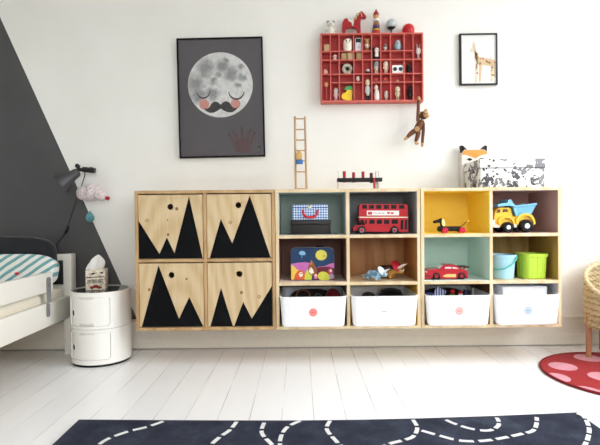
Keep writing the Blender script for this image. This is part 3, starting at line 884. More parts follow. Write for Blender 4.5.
def giraffe_picture():
    y = -.019
    c = P(478.75, 59, y); s = 1 / S(y)
    t = thing('giraffe_picture', 'small black-framed drawing of a standing giraffe near the red printer tray', 'picture', (c.x, -.002, c.z))
    t.rotation_euler.y = radians(-.3)
    w, h = 37.4 * s / 2, 51 * s / 2
    i = [(-w + .009, -h + .007), (w - .006, -h + .007), (w - .006, h - .007), (-w + .009, h - .007)]
    MB().prism([(-w, -h), (w, -h), (w, h), (-w, h)], -.018, 0, paint('#121212', .4), holes=[i[::-1]]).build('frame', t, local=True)
    pr = MB().box(-w + .006, w - .006, -.010, -.003, -h + .006, h - .006, paint('#f0f0ee', .7))
    f = lambda X, Y: ((X / 6.85 + 450 - 478.75) * s, -(Y / 6.85 + 25 - 59) * s)
    tan, sp, pale = paint('#dcc09a', .7), paint('#ad713f', .7), paint('#e3d6ba', .7)
    def poly(pts, m, d=0): pr.prism([f(*p_) for p_ in pts], -.0106 - d, -.0098, m)
    poly([(172, 180), (190, 186), (200, 215), (300, 235), (316, 250), (316, 290), (300, 285), (225, 272), (190, 262), (176, 225)], tan)      # body
    poly([(136, 176), (150, 160), (172, 150), (184, 168), (182, 186), (160, 184)], pale)                                              # head
    poly([(158, 155), (161, 112), (166, 112), (166, 155)], tan); poly([(170, 152), (173, 120), (177, 120), (176, 154)], tan)          # horns
    poly([(165, 180), (182, 180), (196, 262), (190, 390), (172, 390), (176, 262)], pale)                                              # neck and foreleg
    poly([(200, 268), (222, 268), (212, 385), (200, 385)], tan)
    poly([(280, 280), (300, 282), (292, 385), (279, 385)], pale); poly([(302, 282), (316, 284), (316, 360), (303, 355)], tan)
    random.seed(3)
    for k in range(34):
        X, Y = random.choice([(random.uniform(180, 312), random.uniform(222, 272)), (random.uniform(174, 192), random.uniform(190, 260)), (random.uniform(178, 190), random.uniform(270, 330)), (random.uniform(286, 312), random.uniform(290, 350))])
        r = random.uniform(4, 8)
        poly([(X + r * cos(a) * random.uniform(.7, 1.2), Y + r * sin(a)) for a in [2 * pi * j / 6 for j in range(6)]], sp, .0005)
    pr.build('drawing', t, local=True)
    MB().box(-w + .009, w - .006, -.0155, -.0138, -h + .007, h - .007, GLASS).build('glass', t, local=True)
giraffe_picture()

# ------------------------------------------------------------------ navy rug with white road dashes
n = NT('navy_pile'); f = n.noise(n.coord(), 260, 3, .7); f2 = n.noise(n.coord(), 9, 4, .6)
n.color(n.ramp(n.math('ADD', n.math('MULTIPLY', f, .45), n.math('MULTIPLY', f2, .55)), [(.3, '#262a35'), (.5, '#373b49'), (.7, '#515766')])); n.set(1, spec=.05, sheen=0); n.bump(f, .9, .004)
NAVY = n.m
DASH = fabric('white_pile', '#eeeeec', '#d2d3d4', 260)
RZ = .011
corner = [G(79, 419.5, RZ), G(577, 412.3, RZ)]
c0, c1 = Vector((corner[0].x, corner[0].y)), Vector((corner[1].x, corner[1].y))
ux = (c1 - c0).normalized(); uy = Vector((ux.y, -ux.x)); Ln = 1.33
rug = thing('road_rug', 'navy blue rug with white dashed road lines on the white floor', 'rug', ((c0 + c1) / 2 + uy * Ln / 2).to_3d())
poly = [c0 + uy * Ln, c1 + uy * Ln] + [G(u, v, RZ).to_2d() for u, v in ((577, 412.3), (540, 413.9), (490, 416), (420, 418.3), (360, 419.7), (300, 420.4), (230, 420.4), (150, 420), (79, 419.5))]
mb = MB(); mb.prism([tuple(p_) for p_ in poly], .0008, RZ, NAVY, axis='z')
mb.build('pile', rug)
roads = [
    [(163, 421.6), (147, 427), (127, 432), (108, 439), (98, 445.5), (88, 453), (84, 464)],
    [(236.5, 422), (230, 430), (220, 437), (211, 445), (203, 455), (200, 468)],
    [(264, 423), (261.7, 432.7), (270, 442.7), (279, 450), (296, 458)],
    [(300, 421), (288, 426.7), (281.7, 435), (280, 445), (284, 455), (296, 466)],
    [(330, 421), (326.7, 429), (335, 440), (344, 448), (360, 456)],
    [(413, 420), (417.2, 428), (413, 436.7), (401.7, 440.7), (388, 444.5), (376, 452), (370, 464)],
    [(421.7, 430.7), (436.7, 435), (460, 440.7), (483, 441), (503, 438), (521.7, 434), (533, 430.7), (536.5, 424), (536.7, 417.5)],
    [(446, 420), (455, 424), (471.7, 429), (488, 430.7), (497, 427), (499, 422.5), (496.7, 417.7)],
    [(577, 413.5), (584, 417), (589, 428), (588, 438), (585, 445), (580, 455)],
]
for r in roads:
    mb = MB()
    p3 = [G(u, v, RZ) for u, v in r]
    sp_ = smooth_path([(p_.x, p_.y) for p_ in p3], 14)
    acc, dl, gap, pos, seg = 0, .046, .017, 0, []
    on = True; rem = dl
    cur = [sp_[0]]
    for a, b in zip(sp_, sp_[1:]):
        d = (b - a).length
        while d > rem:
            a = a + (b - a).normalized() * rem; d -= rem
            if on:
                cur.append(a)
                if len(cur) > 1: mb.prism(ribbon([tuple(x) for x in cur], .0138), RZ - .002, RZ + .0012, DASH, axis='z')
            on = not on; rem = dl if on else gap; cur = [a]
        rem -= d
        if on and d > .002: cur.append(b)
    if on and len(cur) > 2: mb.prism(ribbon([tuple(x) for x in cur], .0138), RZ - .002, RZ + .0012, DASH, axis='z')
    mb.build('dashed_line', rug)

# ------------------------------------------------------------------ red dotted round rug and wicker chair
n = NT('red_felt_rug'); f = n.noise(n.coord(), 220, 3, .6)
n.color(n.ramp(f, [(.3, '#86131a'), (.7, '#ae2226')])); n.set(.95, spec=.1, sheen=.1); n.bump(f, .6, .003)
rr = thing('round_rug', 'round red rug with pink dots under the wicker chair', 'rug', (1.472, -.53, 0))
MB().lathe([(.001, .0008), (.342, .0008), (.345, .005), (.34, .009), (.001, .009)], (0, 0, 0), n.m, 72).build('felt', rr, local=True)
MB().tube([(.343 * cos(a), .343 * sin(a), .006) for a in [2 * pi * k / 72 for k in range(72)]], .0055, paint('#6f1418', .9), 6, closed=True).build('edge_binding', rr, local=True)
PK = fabric('pink_felt', '#d796a4', '#c67f8e', 200)
for u, v, ru, rv in ((588, 358, 12.5, 3.8), (563, 366.5, 13, 4.3), (558, 377.5, 11, 4.6), (604, 377, 14, 5), (588, 392, 14, 6)):
    a = G(u, v, .009); s_ = 1 / S(a.y); 
    b1_, b2_ = G(u, v - rv, .009), G(u, v + rv, .009)
    rx, ry = ru * s_, (b1_.y - b2_.y) / 2
    pts = [(a.x + rx * cos(2 * pi * k / 24), (b1_.y + b2_.y) / 2 + ry * sin(2 * pi * k / 24)) for k in range(24)]
    def keep(p_):
        d = Vector((p_[0] - 1.472, p_[1] + .53)); r = d.length
        d *= min(1, .334 / r); return (1.472 + d.x, -.53 + d.y)
    MB().prism([keep(p_) for p_ in pts], .007, .0098, PK, axis='z').build('dot', rr)
for x, y_ in ((1.70, -.60), (1.66, -.74), (1.52, -.8)): MB().prism(circ((x, y_), .05, 20), .007, .0098, PK, axis='z').build('dot', rr)

WIC = paint('#c9b692', .7, vary=.22); WIC2 = paint('#b49d75', .7, vary=.2)
LEGW = paint('#b07f5f', .5, vary=.12)
CX, CY, CRX = 1.690, -.305, .232
ch = thing('wicker_chair', 'small wicker chair with wooden legs standing on the red rug', 'chair', (CX, CY, .0102))
def bar(phi, r=CRX): return Vector((CX + r * sin(phi), CY + r * .86 * cos(phi)))
PH = radians(128)
def htop(phi): return .335 + .14 * max(0, cos(phi * .75)) ** 1.4
mb = MB(); NP = 92
zlow = .172
lv = 0; z = zlow
while z < .60:
    ph = [(-PH + 2 * PH * k / NP) for k in range(NP + 1)]
    run = []
    runs = []
    for k, a in enumerate(ph):
        if z < htop(a) - .012: run.append((k, a))
        else:
            if len(run) > 2: runs.append(run)
            run = []
    if len(run) > 2: runs.append(run)
    for run in runs:
        pts = []
        for k, a in run:
            q_ = bar(a, CRX + .0045 * (1 if (k // 2 + lv) % 2 else -1))
            pts.append((q_.x, q_.y, z + .0016 * sin(k * 1.7 + lv)))
        mb.tube(pts, .0054, WIC if lv % 3 else WIC2, 5)
    z += .0098; lv += 1
mb.build('woven_back', ch, ang=60)
mb = MB()
pts = []
for k in range(61):
    a = -PH + 2 * PH * k / 60; q_ = bar(a); pts.append((q_.x, q_.y, htop(a)))
for sgn in (0, pi):
    mb.tube([(p_[0] + .004 * cos(k * 1.3 + sgn), p_[1] + .004 * sin(k * 1.3 + sgn), p_[2] + .006 * sin(k * 1.3 + sgn)) for k, p_ in enumerate(pts)], .009, WIC, 7)
for sg_ in (-1, 1):
    q_ = bar(sg_ * PH); mb.tube([(q_.x, q_.y, .172), (q_.x, q_.y - .004, .3), (q_.x, q_.y, htop(PH))], .013, WIC, 8)
mb.build('braided_rim', ch, ang=60)
# seat with woven apron
mb = MB(); z = .172; lv = 0
qa, qb = bar(-PH), bar(PH)
while z < .255:
    pts = [(qa.x + (qb.x - qa.x) * k / 40, qa.y - .03 * sin(pi * k / 40) + .004 * (1 if (k // 2 + lv) % 2 else -1), z) for k in range(41)]
    mb.tube(pts, .0054, WIC if lv % 2 else WIC2, 5); z += .0098; lv += 1
mb.build('woven_apron', ch, ang=60)
seatp = [tuple(bar(-PH + 2 * PH * k / 40, CRX - .013)) for k in range(41)]
mb = MB().prism(seatp, .236, .25, WIC2, axis='z'); mb.build('seat', ch)
legs = [(1.466, -.272), (1.88, -.30), (1.615, -.14), (1.77, -.14)]
for x, y_ in legs:
    MB().tube([(x, y_, .0102), (x, y_, .24)], [.0125, .0135], LEGW, 12).build('leg', ch)
# ------------------------------------------------------------------ on top of the cabinets
TOP = ZT + .0005
y = -.16
q = Px(y)
LAD = wood('ladder_wood', '#c2a27c', '#a8865e', .5, (40, 40, 4))
(xa, z0), (xb, _) = q(294.2, 188.4), q(307.4, 188.4)
lt = thing('toy_ladder', 'tall narrow wooden toy ladder standing on the cabinet top', 'toy ladder', ((xa + xb) / 2, y, TOP))
MB().box(xa, xb, y - .035, y + .035, TOP, TOP + .012, LAD, .002).build('base', lt)
for (u0, u1) in ((294.8, 295.9), (304.9, 306.5)):
    a, b = q(u0, 116.4), q(u1, 186)
    MB().tube([(b[0], y, TOP + .010), (a[0], y, a[1])], .0060, LAD, 10).build('rail', lt)
for v in (118.7, 129.4, 140, 150.4, 160.9, 171.8):
    f = (v - 116.4) / 69.6
    a, b = q(294.8 + 1.1 * f, v), q(304.9 + 1.6 * f, v)
    MB().cyl((a[0], y, a[1]), (b[0], y, b[1]), .0036, LAD, seg=10).build('rung', lt)
# tumbling block man hooked on a rung
a, b = q(296.3, 152.3), q(302.9, 164.6)
tm = thing('tumbling_figure', 'wooden block tumbling man with blue trousers hanging on the toy ladder', 'toy figure', ((a[0] + b[0]) / 2, y - .014, b[1]))
w = (b[0] - a[0]) / 2
yb_ = y - .0195
MB().box((a[0] + b[0]) / 2 - w, (a[0] + b[0]) / 2 + w * .75, yb_ - .006, yb_ + .012, q(300, 159.9)[1], q(300, 153.2)[1], paint('#d3a868', .5), .002).build('torso', tm)
m_ = paint('#3a6fae', .5)
MB().box(a[0], b[0], yb_ - .006, yb_ + .012, q(300, 164.4)[1], q(300, 160.1)[1], m_, .003).build('trousers', tm)
MB().cyl(((a[0] + b[0]) / 2 - .002, yb_ + .003, q(300, 153.4)[1]), ((a[0] + b[0]) / 2 - .002, yb_ + .003, q(300, 151.2)[1]), .009, paint('#c99c5e', .5)).build('head', tm)

# pounding bench: black plank, red pegs, pale end posts
y = -.20
q = Px(y)
(x0, zp), (x1, _) = q(337.2, 181.7), q(381.5, 178)
zt_, zb_ = q(358, 178.2)[1], q(358, 181.9)[1]
pb = thing('hammer_bench', 'black toy hammer bench with red pegs on the cabinet top', 'toy', ((x0 + x1) / 2, y, TOP))
MB().box(x0, x1, y - .028, y + .028, zb_, zt_, BLACK, .002).build('plank', pb)
PALE = paint('#d8d2c8', .5)
for u in (338.2, 376.4, 378):
    a = q(u, 171)
    yy = y + (.018 if u == 376.4 else -.018)
    MB().box(a[0] - .0028, a[0] + .0028, yy - .008, yy + .008, TOP, a[1], PALE, .001).build('end_post', pb)
    if u != 376.4: MB().box(a[0] - .0028, a[0] + .0028, -yy * 0 + y + .010, y + .026, TOP, zb_ - .0005, PALE, .001).build('end_post', pb)
PEG = paint('#a3161f', .35)
for u, v0, v1, dk in ((344.3, 171.3, 182.6, 0), (353.6, 172.4, 182.6, 0), (363, 171.6, 182, 0), (371.2, 173, 183, 1)):
    a, b = q(u, v0), q(u, v1)
    MB().cyl((a[0], y, b[1]), (a[0], y, a[1]), .0082, PEG if not dk else paint('#5a1116', .4), seg=14).build('peg', pb)
a = q(373.2, 180); 
MB().cyl((a[0], y - .036, TOP + .001), (a[0] - .002, y - .036, q(373, 178.3)[1]), .0055, PEG, seg=14).build('loose_peg', pb)

# fox face behind the patterned box
y = -.052
q = Px(y)
FOXO, FOXW, FOXD = fabric('fox_orange', '#e9a45c', '#df964a', 200), fabric('fox_white', '#ece8e2', '#dcd6ce', 200), fabric('fox_dark', '#3a3234', '#2a2426', 200)
fx = thing('fox_cushion', 'orange and white fox face cushion with dark ears behind the patterned box', 'cushion', (q(475, 187)[0], -.03, TOP))
out = q.list([(462, 190.6), (461.6, 160), (462.4, 152), (464.8, 149.6), (484.6, 149.6), (487.2, 152), (488.2, 160), (487.6, 190.6)])
out = [(a_, max(b_, TOP)) for a_, b_ in out]
mb = MB().prism(out, y, -.008, FOXW)
mb.prism(q.list([(462.2, 154.8), (462.7, 152.2), (465, 150), (484.4, 150), (486.8, 152.2), (487.6, 154), (483, 154.6), (478.5, 156.5), (475.5, 158.6), (472, 156.8), (466, 155)]), y - .0016, y + .001, FOXO)
mb.prism(q.list([(466.6, 159.2), (469.6, 157.8), (472.6, 159.4), (470, 161)]), y - .002, y, BLACK); mb.prism(q.list([(478.0, 159.6), (481, 157.8), (484.2, 158.6), (480, 161)]), y - .002, y, BLACK)
mb.prism(q.list([(474, 163), (477, 163), (475.5, 165.5)]), y - .002, y, BLACK)
mb.build('face', fx)
for pts, inn in ((((462.4, 153), (461.5, 145.3), (463.6, 145.6), (467.5, 149.6), (465, 150.4)), ((463, 151), (462.8, 147), (466, 149.8))),
                 (((482, 149.6), (485.6, 145.2), (487.4, 145.8), (487.2, 152.4), (485, 150.2)), ((484, 149.8), (486.4, 147), (486.6, 151)))):
    m2 = MB().prism(q.list(pts), y + .004, -.014, FOXD); m2.prism(q.list(inn), y + .002, y + .006, BLACK)
    m2.build('ear', fx)

# black and white patterned storage box
y = -.300
def floral():
    n = NT('floral_print'); c = n.coord()
    d = n.n('ShaderNodeTexNoise'); d.inputs['Scale'].default_value = 14; n.l(c, d.inputs['Vector'])
    vv = n.n('ShaderNodeVectorMath', operation='MULTIPLY_ADD'); n.l(d.outputs['Color'], vv.inputs[0]); vv.inputs[1].default_value = (.05, .05, .05); n.l(c, vv.inputs[2])
    v = n.n('ShaderNodeTexVoronoi'); v.inputs['Scale'].default_value = 14; n.l(vv.outputs[0], v.inputs['Vector'])
    big = n.math('LESS_THAN', v.outputs['Distance'], .60)
    v2 = n.n('ShaderNodeTexVoronoi', feature='DISTANCE_TO_EDGE'); v2.inputs['Scale'].default_value = 60; n.l(vv.outputs[0], v2.inputs['Vector'])
    pet = n.math('GREATER_THAN', n.noise(vv.outputs[0], 42, 3, .6), .47)
    sp = n.n('ShaderNodeSeparateColor'); n.l(v.outputs['Color'], sp.inputs[0])
    pick = n.math('GREATER_THAN', sp.outputs[0], .06)
    f1 = n.math('MULTIPLY', n.math('MULTIPLY', big, pet), pick)
    v3 = n.n('ShaderNodeTexVoronoi'); v3.inputs['Scale'].default_value = 48; n.l(vv.outputs[0], v3.inputs['Vector'])
    sp3 = n.n('ShaderNodeSeparateColor'); n.l(v3.outputs['Color'], sp3.inputs[0])
    f2 = n.math('MULTIPLY', n.math('LESS_THAN', v3.outputs['Distance'], .3), n.math('GREATER_THAN', sp3.outputs[1], .72))
    grey = n.mix(n.math('GREATER_THAN', sp.outputs[1], .5), '#46454b', '#77757a')
    n.color(n.mix(n.math('MAXIMUM', f1, f2), '#edebe6', grey)); n.set(.6); return n.m
FLO = floral()
q = Px(y)
(xa, _), (xb, zl) = q(480.2, 187), q(545.6, 167.4)
zt_ = q(513, 158.6)[1]
bx = thing('storage_box', 'lidded storage box printed with black and white flowers on the cabinet top', 'box', ((xa + xb) / 2, -.185, TOP))
MB().box(xa + .003, xb - .003, y + .003, -.068, TOP, zl + .003, FLO, .002).build('box_body', bx)
mb = MB().box(xa, xb, y, -.065, zl + .001, zt_, FLO, .002)
mb.build('lid', bx)
MB().box(xa - .0004, xb + .0004, y - .0004, -.0646, zl - .0012, zl + .0012, paint('#55525a', .6)).build('lid_edge', bx)

# ------------------------------------------------------------------ toys in the shelves
Z1, Z2 = SHELF_Z[0] + T / 2 + .0004, SHELF_Z[1] + T / 2 + .0004
ZL1, ZL2 = Z1 + .0015, Z2 + .0015         # on a coloured lining
# black box + gingham suitcase
y = -.285
q = Px(y, 310, 234.6, ZL1)
(xa, _), (xb, zt_) = q(290.6, 234.6), q(331.2, 220.2)
BKW = paint('#1e1b1a', .5, vary=.15)
bb = thing('black_box', 'black lidded box under the blue gingham suitcase', 'box', ((xa + xb) / 2, -.2, ZL1))
MB().box(xa + .002, xb - .002, y + .002, -.112, ZL1, zt_ - .022, BKW, .002).build('box_body', bb)
MB().box(xa, xb, y, -.11, zt_ - .0215, zt_, paint('#282423', .45, vary=.15), .002).build('lid', bb)
n = NT('blue_gingham'); sp = n.n('ShaderNodeSeparateXYZ'); n.l(n.coord(), sp.inputs[0])
fq = 78
st = lambda o: n.math('LESS_THAN', n.math('FRACT', n.math('MULTIPLY', o, fq)), .5)
h_ = n.math('ADD', sp.outputs[2], n.math('MULTIPLY', sp.outputs[1], .9))
s_ = n.math('MULTIPLY', n.math('ADD', st(n.math('ADD', sp.outputs[0], 1)), st(n.math('ADD', h_, 1.003))), .5)
n.color(n.ramp(s_, [(0, '#eef1f5'), (.5, '#7fa6d4'), (1, '#2a5fae')], 'CONSTANT')); n.color(n.ramp(s_, [(.1, '#eef1f5'), (.5, '#8fb2dc'), (.9, '#2b62b4')])); n.set(.45)
GING = n.m
y = -.272
zs = zt_ + .0008
q = Px(y, 310, 220, zs)
(xa, _), (xb, ztop) = q(292.4, 220), q(328, 204.2)
su = thing('gingham_suitcase', 'blue and white gingham toy suitcase with red handle on the black box', 'suitcase', ((xa + xb) / 2, -.2, zs))
zl = zs + (ztop - zs) * .80
MB().box(xa, xb, y, -.13, zs, zl - .0006, GING, .006, 3).build('case_base', su)
MB().box(xa + .0003, xb - .0003, y + .0003, -.13, zl, ztop, GING, .006, 3).build('case_lid', su)
hp = [(303, 210.6), (303.3, 213.5), (305.2, 216.3), (309.5, 217.2), (314.5, 216.6), (317, 214), (317.6, 210.4)]
hq = [q(*p_) for p_ in hp]
MB().tube([Vector((a, y - .006 - .006 * sin(pi * k / 6), b)) for k, (a, b) in enumerate(hq)], .0062, paint('#c7222e', .35), 10).build('handle', su)
for p_ in (hq[0], hq[-1]): MB().cyl((p_[0], y + .001, p_[1]), (p_[0], y - .010, p_[1]), .006, paint('#a81c26', .4), seg=12).build('handle_mount', su)
a = q(309.6, 206.4)
mb = MB().box(a[0] - .009, a[0] + .009, y - .005, y + .001, a[1] - .010, a[1] + .007, paint('#d8cdb0', .3, .5), .002); mb.box(a[0] - .004, a[0] + .004, y - .0065, y - .004, a[1] + .001, a[1] + .006, CHAR)
mb.build('clasp', su)

# red double-decker bus (length along x, nose to the west end)
y = -.292
q = Px(y, 383, 233.9, ZL1)
qq = lambda X, Y: q(345 + X / 7.5, 185 + Y / 7.5)
BUSR, BUSD = paint('#ad1622', .35, spec=.25, vary=.03), paint('#8c141f', .3)
DK = paint('#111013', .5, spec=.2)
bus = thing('toy_bus', 'red double-decker toy bus with white advertising strip', 'toy bus', (q(383, 233)[0], y + .045, ZL1))
W0, W1_ = y, y + .088
body = [qq(150, 350), qq(150, 290), qq(112, 286), qq(108, 240), qq(107, 160), qq(120, 143), qq(455, 143), qq(470, 152), qq(473, 240), qq(474, 352), qq(405, 352), qq(398, 325), qq(370, 303), qq(342, 325), qq(335, 352)]
mb = MB().prism(body, W0, W1_, BUSR)
mb.build('body', bus)
MB().prism([qq(60, 345), qq(60, 318), qq(78, 305), qq(112, 298), qq(112, 287.5), qq(149.5, 291), qq(149.5, 350), qq(158, 350), qq(150, 322), qq(124, 306), qq(98, 322), qq(92, 352)][:0] or
           [qq(62, 345), qq(62, 318), qq(80, 304), qq(149, 297), qq(149, 312), qq(124, 305), qq(100, 318), qq(92, 345)], W0 + .012, W1_ - .012, BUSR).build('bonnet', bus)
mb = MB()
for s_ in (W0 - .004, W1_ - .012):
    pts = [qq(84, 338), qq(88, 318), qq(104, 303), qq(125, 299), qq(148, 305), qq(160, 322), qq(164, 340)]
    inn = [qq(156, 340), qq(151, 324), qq(140, 312), qq(124, 308), qq(107, 312), qq(96, 324), qq(92, 340)]
    mb.prism(pts + inn, s_, s_ + .016, BUSR)
mb.build('mudguard', bus)
tag(MB().prism([qq(107, 238), qq(474, 238), qq(474, 246), qq(107, 246)], W0 - .0015, W1_ + .0015, CREAM).build('cream_band', bus), 'cream band')
for Y0, Y1, spans in ((150, 178, ((131, 165), (182, 216), (234, 272), (292, 329), (346, 385), (406, 445))), (260, 291, ((183, 222), (240, 278), (293, 332), (350, 397)))):
    for a, b in spans:
        MB().prism([qq(a, Y0), qq(b, Y0), qq(b, Y1), qq(a, Y1)], W0 - .0008, W0 + .002, DK).build('window', bus)
for a, b in ((114, 142), ):
    MB().prism([qq(a, 262), qq(b, 258), qq(b, 290), qq(a, 288)], W0 + .001 - .0018, W0 + .002, DK).build('cab_window', bus)
MB().prism([qq(151, 262), qq(164, 262), qq(164, 291), qq(151, 291)], W0 - .0008, W0 + .002, DK).build('window', bus)
MB().prism([qq(418, 262), qq(437, 262), qq(437, 335), qq(418, 335)], W0 - .0008, W0 + .002, DK).build('platform_opening', bus)
MB().prism([qq(449, 262), qq(466, 262), qq(466, 335), qq(449, 335)], W0 - .0008, W0 + .002, DK).build('platform_opening', bus)
ad = MB().prism([qq(164, 192), qq(405, 192), qq(405, 228), qq(164, 228)], W0 - .0012, W0 + .001, paint('#ece4df', .4))
for a, b, Y0, Y1, c in ((170, 205, 200, 222, '#b5404a'), (214, 222, 204, 216, '#8a7f80'), (226, 240, 206, 216, '#a39a98'), (246, 270, 206, 216, '#a39a98'), (276, 298, 206, 216, '#a39a98'), (314, 338, 202, 216, '#c2303c'), (342, 366, 204, 218, '#c2303c')):
    ad.prism([qq(a, Y0), qq(b, Y0 + 1), qq(b - 3, Y1), qq(a + 2, Y1)], W0 - .0017, W0, paint(c, .5))
tag(ad.build('advert_strip', bus), 'white advertising strip with small red marks')
for X, wy in ((125, W0 + .004), (370, W0 + .004), (125, W1_ - .004), (370, W1_ - .004)):
    c = qq(X, 338); r = c[1] - ZL1
    d_ = .014 if wy < y + .04 else -.014
    wh = MB().tube([(c[0], wy - .009 * (1 if d_ > 0 else -1), c[1]), (c[0], wy + d_, c[1])], r, DK, 24).build('wheel', bus)
    s_ = -1 if d_ > 0 else 1
    MB().cyl((c[0], wy + s_ * .009, c[1]), (c[0], wy + s_ * .0105, c[1]), r * .6, paint('#77797c', .4, .5), seg=20).build('hub_rim', wh)
    MB().cyl((c[0], wy + s_ * .0105, c[1]), (c[0], wy + s_ * .013, c[1]), r * .40, BUSR, seg=16).build('hub_cap', wh)

# painted suitcase with night forest picture
y = -.262
q = Px(y, 313, 282.2, ZL2)
qq = lambda X, Y: q(275 + X / 8, 235 + Y / 8)
pc = thing('painted_suitcase', 'dark blue toy suitcase painted with a yellow moon and animals in a forest', 'suitcase', (q(313, 281)[0], -.21, ZL2))
NB = paint('#193a60', .5)
x0, z0 = qq(128, 372); x1, z1 = qq(474, 118)
z0 = ZL2
mb = MB().prism(rrect(x0, x1, z0, z1, .026, 6), y, -.165, NB, side=paint('#2a4060', .55))
mb.prism(rrect(x0 - .001, x1 + .001, z0, z1 + .001, .026, 6), y + .042, y + .046, paint('#aeb4bb', .4, .6))
mb.build('case', pc)
art = MB()
def clipz(pts): return [(min(max(a, x0 + .0012), x1 - .0012), max(b, z0 + .001)) for a, b in pts]
k = [0]
def sh(pts, c, lvl=1):
    k[0] += 1
    m_ = paint(c, .5, vary=.1)
    art.prism(clipz([qq(*p_) for p_ in pts]), y - .0003 * lvl - .00001 * k[0], y + .0005, m_)
E = lambda X, Y, rx, ry, n=24: [(X + rx * cos(2 * pi * j / n), Y + ry * sin(2 * pi * j / n)) for j in range(n)]
sh(E(370, 175, 46, 42), '#d9cf57', 1); sh(E(392, 182, 10, 9), '#b9a94c', 2)
sh([(190, 165), (196, 148), (217, 140), (238, 148), (246, 166), (232, 178), (224, 172), (214, 180), (204, 172)], '#7fb8d8', 1); sh([(208, 182), (222, 182), (220, 200), (212, 200)], '#3f7aa8', 1)
sh([(128, 245), (180, 236), (240, 232), (290, 240), (290, 330), (128, 330)], '#c06ab0', 1)
sh([(340, 270), (400, 262), (440, 244), (474, 236), (474, 330), (340, 330)], '#c56cae', 1)
sh([(310, 285), (360, 270), (430, 268), (474, 280), (474, 372), (310, 372)], '#6c2335', 2)
sh([(128, 250), (150, 262), (168, 285), (190, 292), (188, 340), (150, 372), (128, 372)], '#e8c552', 2)
sh([(150, 372), (160, 330), (185, 300), (215, 296), (240, 320), (246, 372)], '#d35f35', 3)
sh(E(207, 330, 16, 20), '#ece1d4', 4); sh(E(203, 322, 4, 4, 10), '#493028', 5); sh(E(212, 322, 4, 4, 10), '#493028', 5)
sh([(236, 372), (240, 330), (256, 290), (280, 312), (296, 345), (292, 372)], '#c9cf4a', 3)
sh([(262, 285), (272, 250), (286, 232), (292, 212), (304, 228), (322, 262), (338, 290), (334, 330), (300, 345), (272, 320)], '#8e532c', 4)
sh([(272, 290), (286, 270), (304, 290), (312, 315), (290, 328), (274, 312)], '#f0ebe4', 5); sh(E(283, 288, 4, 4, 10), '#2d1d16', 6)
sh([(278, 252), (292, 214), (300, 250)], '#c27a3c', 5)
sh(E(385, 342, 44, 36), '#d3d24c', 4); sh(E(420, 352, 26, 24), '#c3c747', 4)
sh(E(326, 345, 14, 22), '#d97f9c', 5); sh(E(326, 336, 8, 8, 12), '#f0e3df', 6)
sh(E(442, 305, 22, 26), '#b34650', 4); sh(E(446, 300, 10, 12, 14), '#ead9d4', 5); sh(E(452, 345, 20, 22), '#a98fae', 5)
art.build('painted_picture', pc)
a, b = qq(332, 116), qq(392, 116)
MB().tube([(a[0], -.212, z1 - .001), (a[0] + .004, -.212, z1 + .007), (b[0] - .004, -.212, z1 + .007), (b[0], -.212, z1 - .001)], .0036, BLACK, 8).build('handle', pc)

# toy dinosaurs: each body one continuous surface
def dino(name, label, y, u, v, s, flip, bodymat, frillmat, hornmat, legmat, patch, rz):
    t = thing(name, label, 'toy dinosaur', (P(u, v, y).x, y, Z2))
    t.rotation_euler.z = radians(rz)
    vs = [(0, 0, .040), (.030, 0, .041), (.052, 0, .044), (.074, 0, .042), (.092, 0, .034), (-.030, 0, .039), (-.055, 0, .028), (-.085, 0, .016),
          (.032, .016, .022), (.034, .018, .004), (.032, -.016, .022), (.034, -.018, .004), (-.026, .016, .022), (-.028, .018, .004), (-.026, -.016, .022), (-.028, -.018, .004)]
    ed = [(0, 1), (1, 2), (2, 3), (3, 4), (0, 5), (5, 6), (6, 7), (1, 8), (8, 9), (1, 10), (10, 11), (5, 12), (12, 13), (5, 14), (14, 15)]
    rd = [.025, .023, .019, .015, .008, .022, .011, .003, .010, .008, .010, .008, .011, .008, .011, .008]
    vs = [(a * s, b * s, c * s) for a, b, c in vs]; rd = [r * s for r in rd]
    mb = MB().mesh(skin(vs, ed, rd), bodymat)
    lo = min(v_.co.z for v_ in mb.bm.verts)
    for v_ in mb.bm.verts: v_.co.z -= lo - .0003
    mb.build('body', t, local=True, ang=180)
    R = Matrix.Rotation(radians(-35), 3, 'Y')
    fr = MB().ell((.058 * s, 0, .060 * s), (.009 * s, .034 * s, .031 * s), frillmat, 20, R); fr.ell((.064 * s, 0, .056 * s), (.008 * s, .021 * s, .017 * s), patch, 16, R)
    fr.build('frill', t, local=True)
    for sy in (-1, 1):
        MB().tube([(.072 * s, sy * .010 * s, .052 * s), (.088 * s, sy * .012 * s, .066 * s), (.106 * s, sy * .012 * s, .074 * s)], [.005 * s, .0035 * s, .0008 * s], hornmat, 8).build('horn', t, local=True)
    MB().tube([(.088 * s, 0, .040 * s), (.098 * s, 0, .050 * s)], [.005 * s, .0008 * s], hornmat, 8).build('nose_horn', t, local=True)
    for sy in (-1, 1): MB().ell((.080 * s, sy * .0125 * s, .046 * s), .0028 * s, BLACK, 8).build('eye', t, local=True)
    return t
def blotch(name, c1, c2, sc, th=.5):
    n = NT(name); f = n.noise(n.coord(), sc, 3, .5); n.color(n.ramp(f, [(th - .06, c1), (th + .06, c2)])); n.set(.45); return n.m
n = NT('dark_back_tan_belly'); sp = n.n('ShaderNodeSeparateXYZ'); n.l(n.coord(), sp.inputs[0])
ff = n.math('ADD', sp.outputs[2], n.math('MULTIPLY', sp.outputs[0], -.45)); ff = n.math('ADD', ff, n.math('MULTIPLY', n.math('SUBTRACT', n.noise(n.coord(), 60, 3), .5), .02))
n.color(n.ramp(n.math('MULTIPLY', ff, 14), [(.30, '#b98a3e'), (.42, '#8d4a2a'), (.5, '#3a1a18')])); n.set(.45)
DBODY = n.m
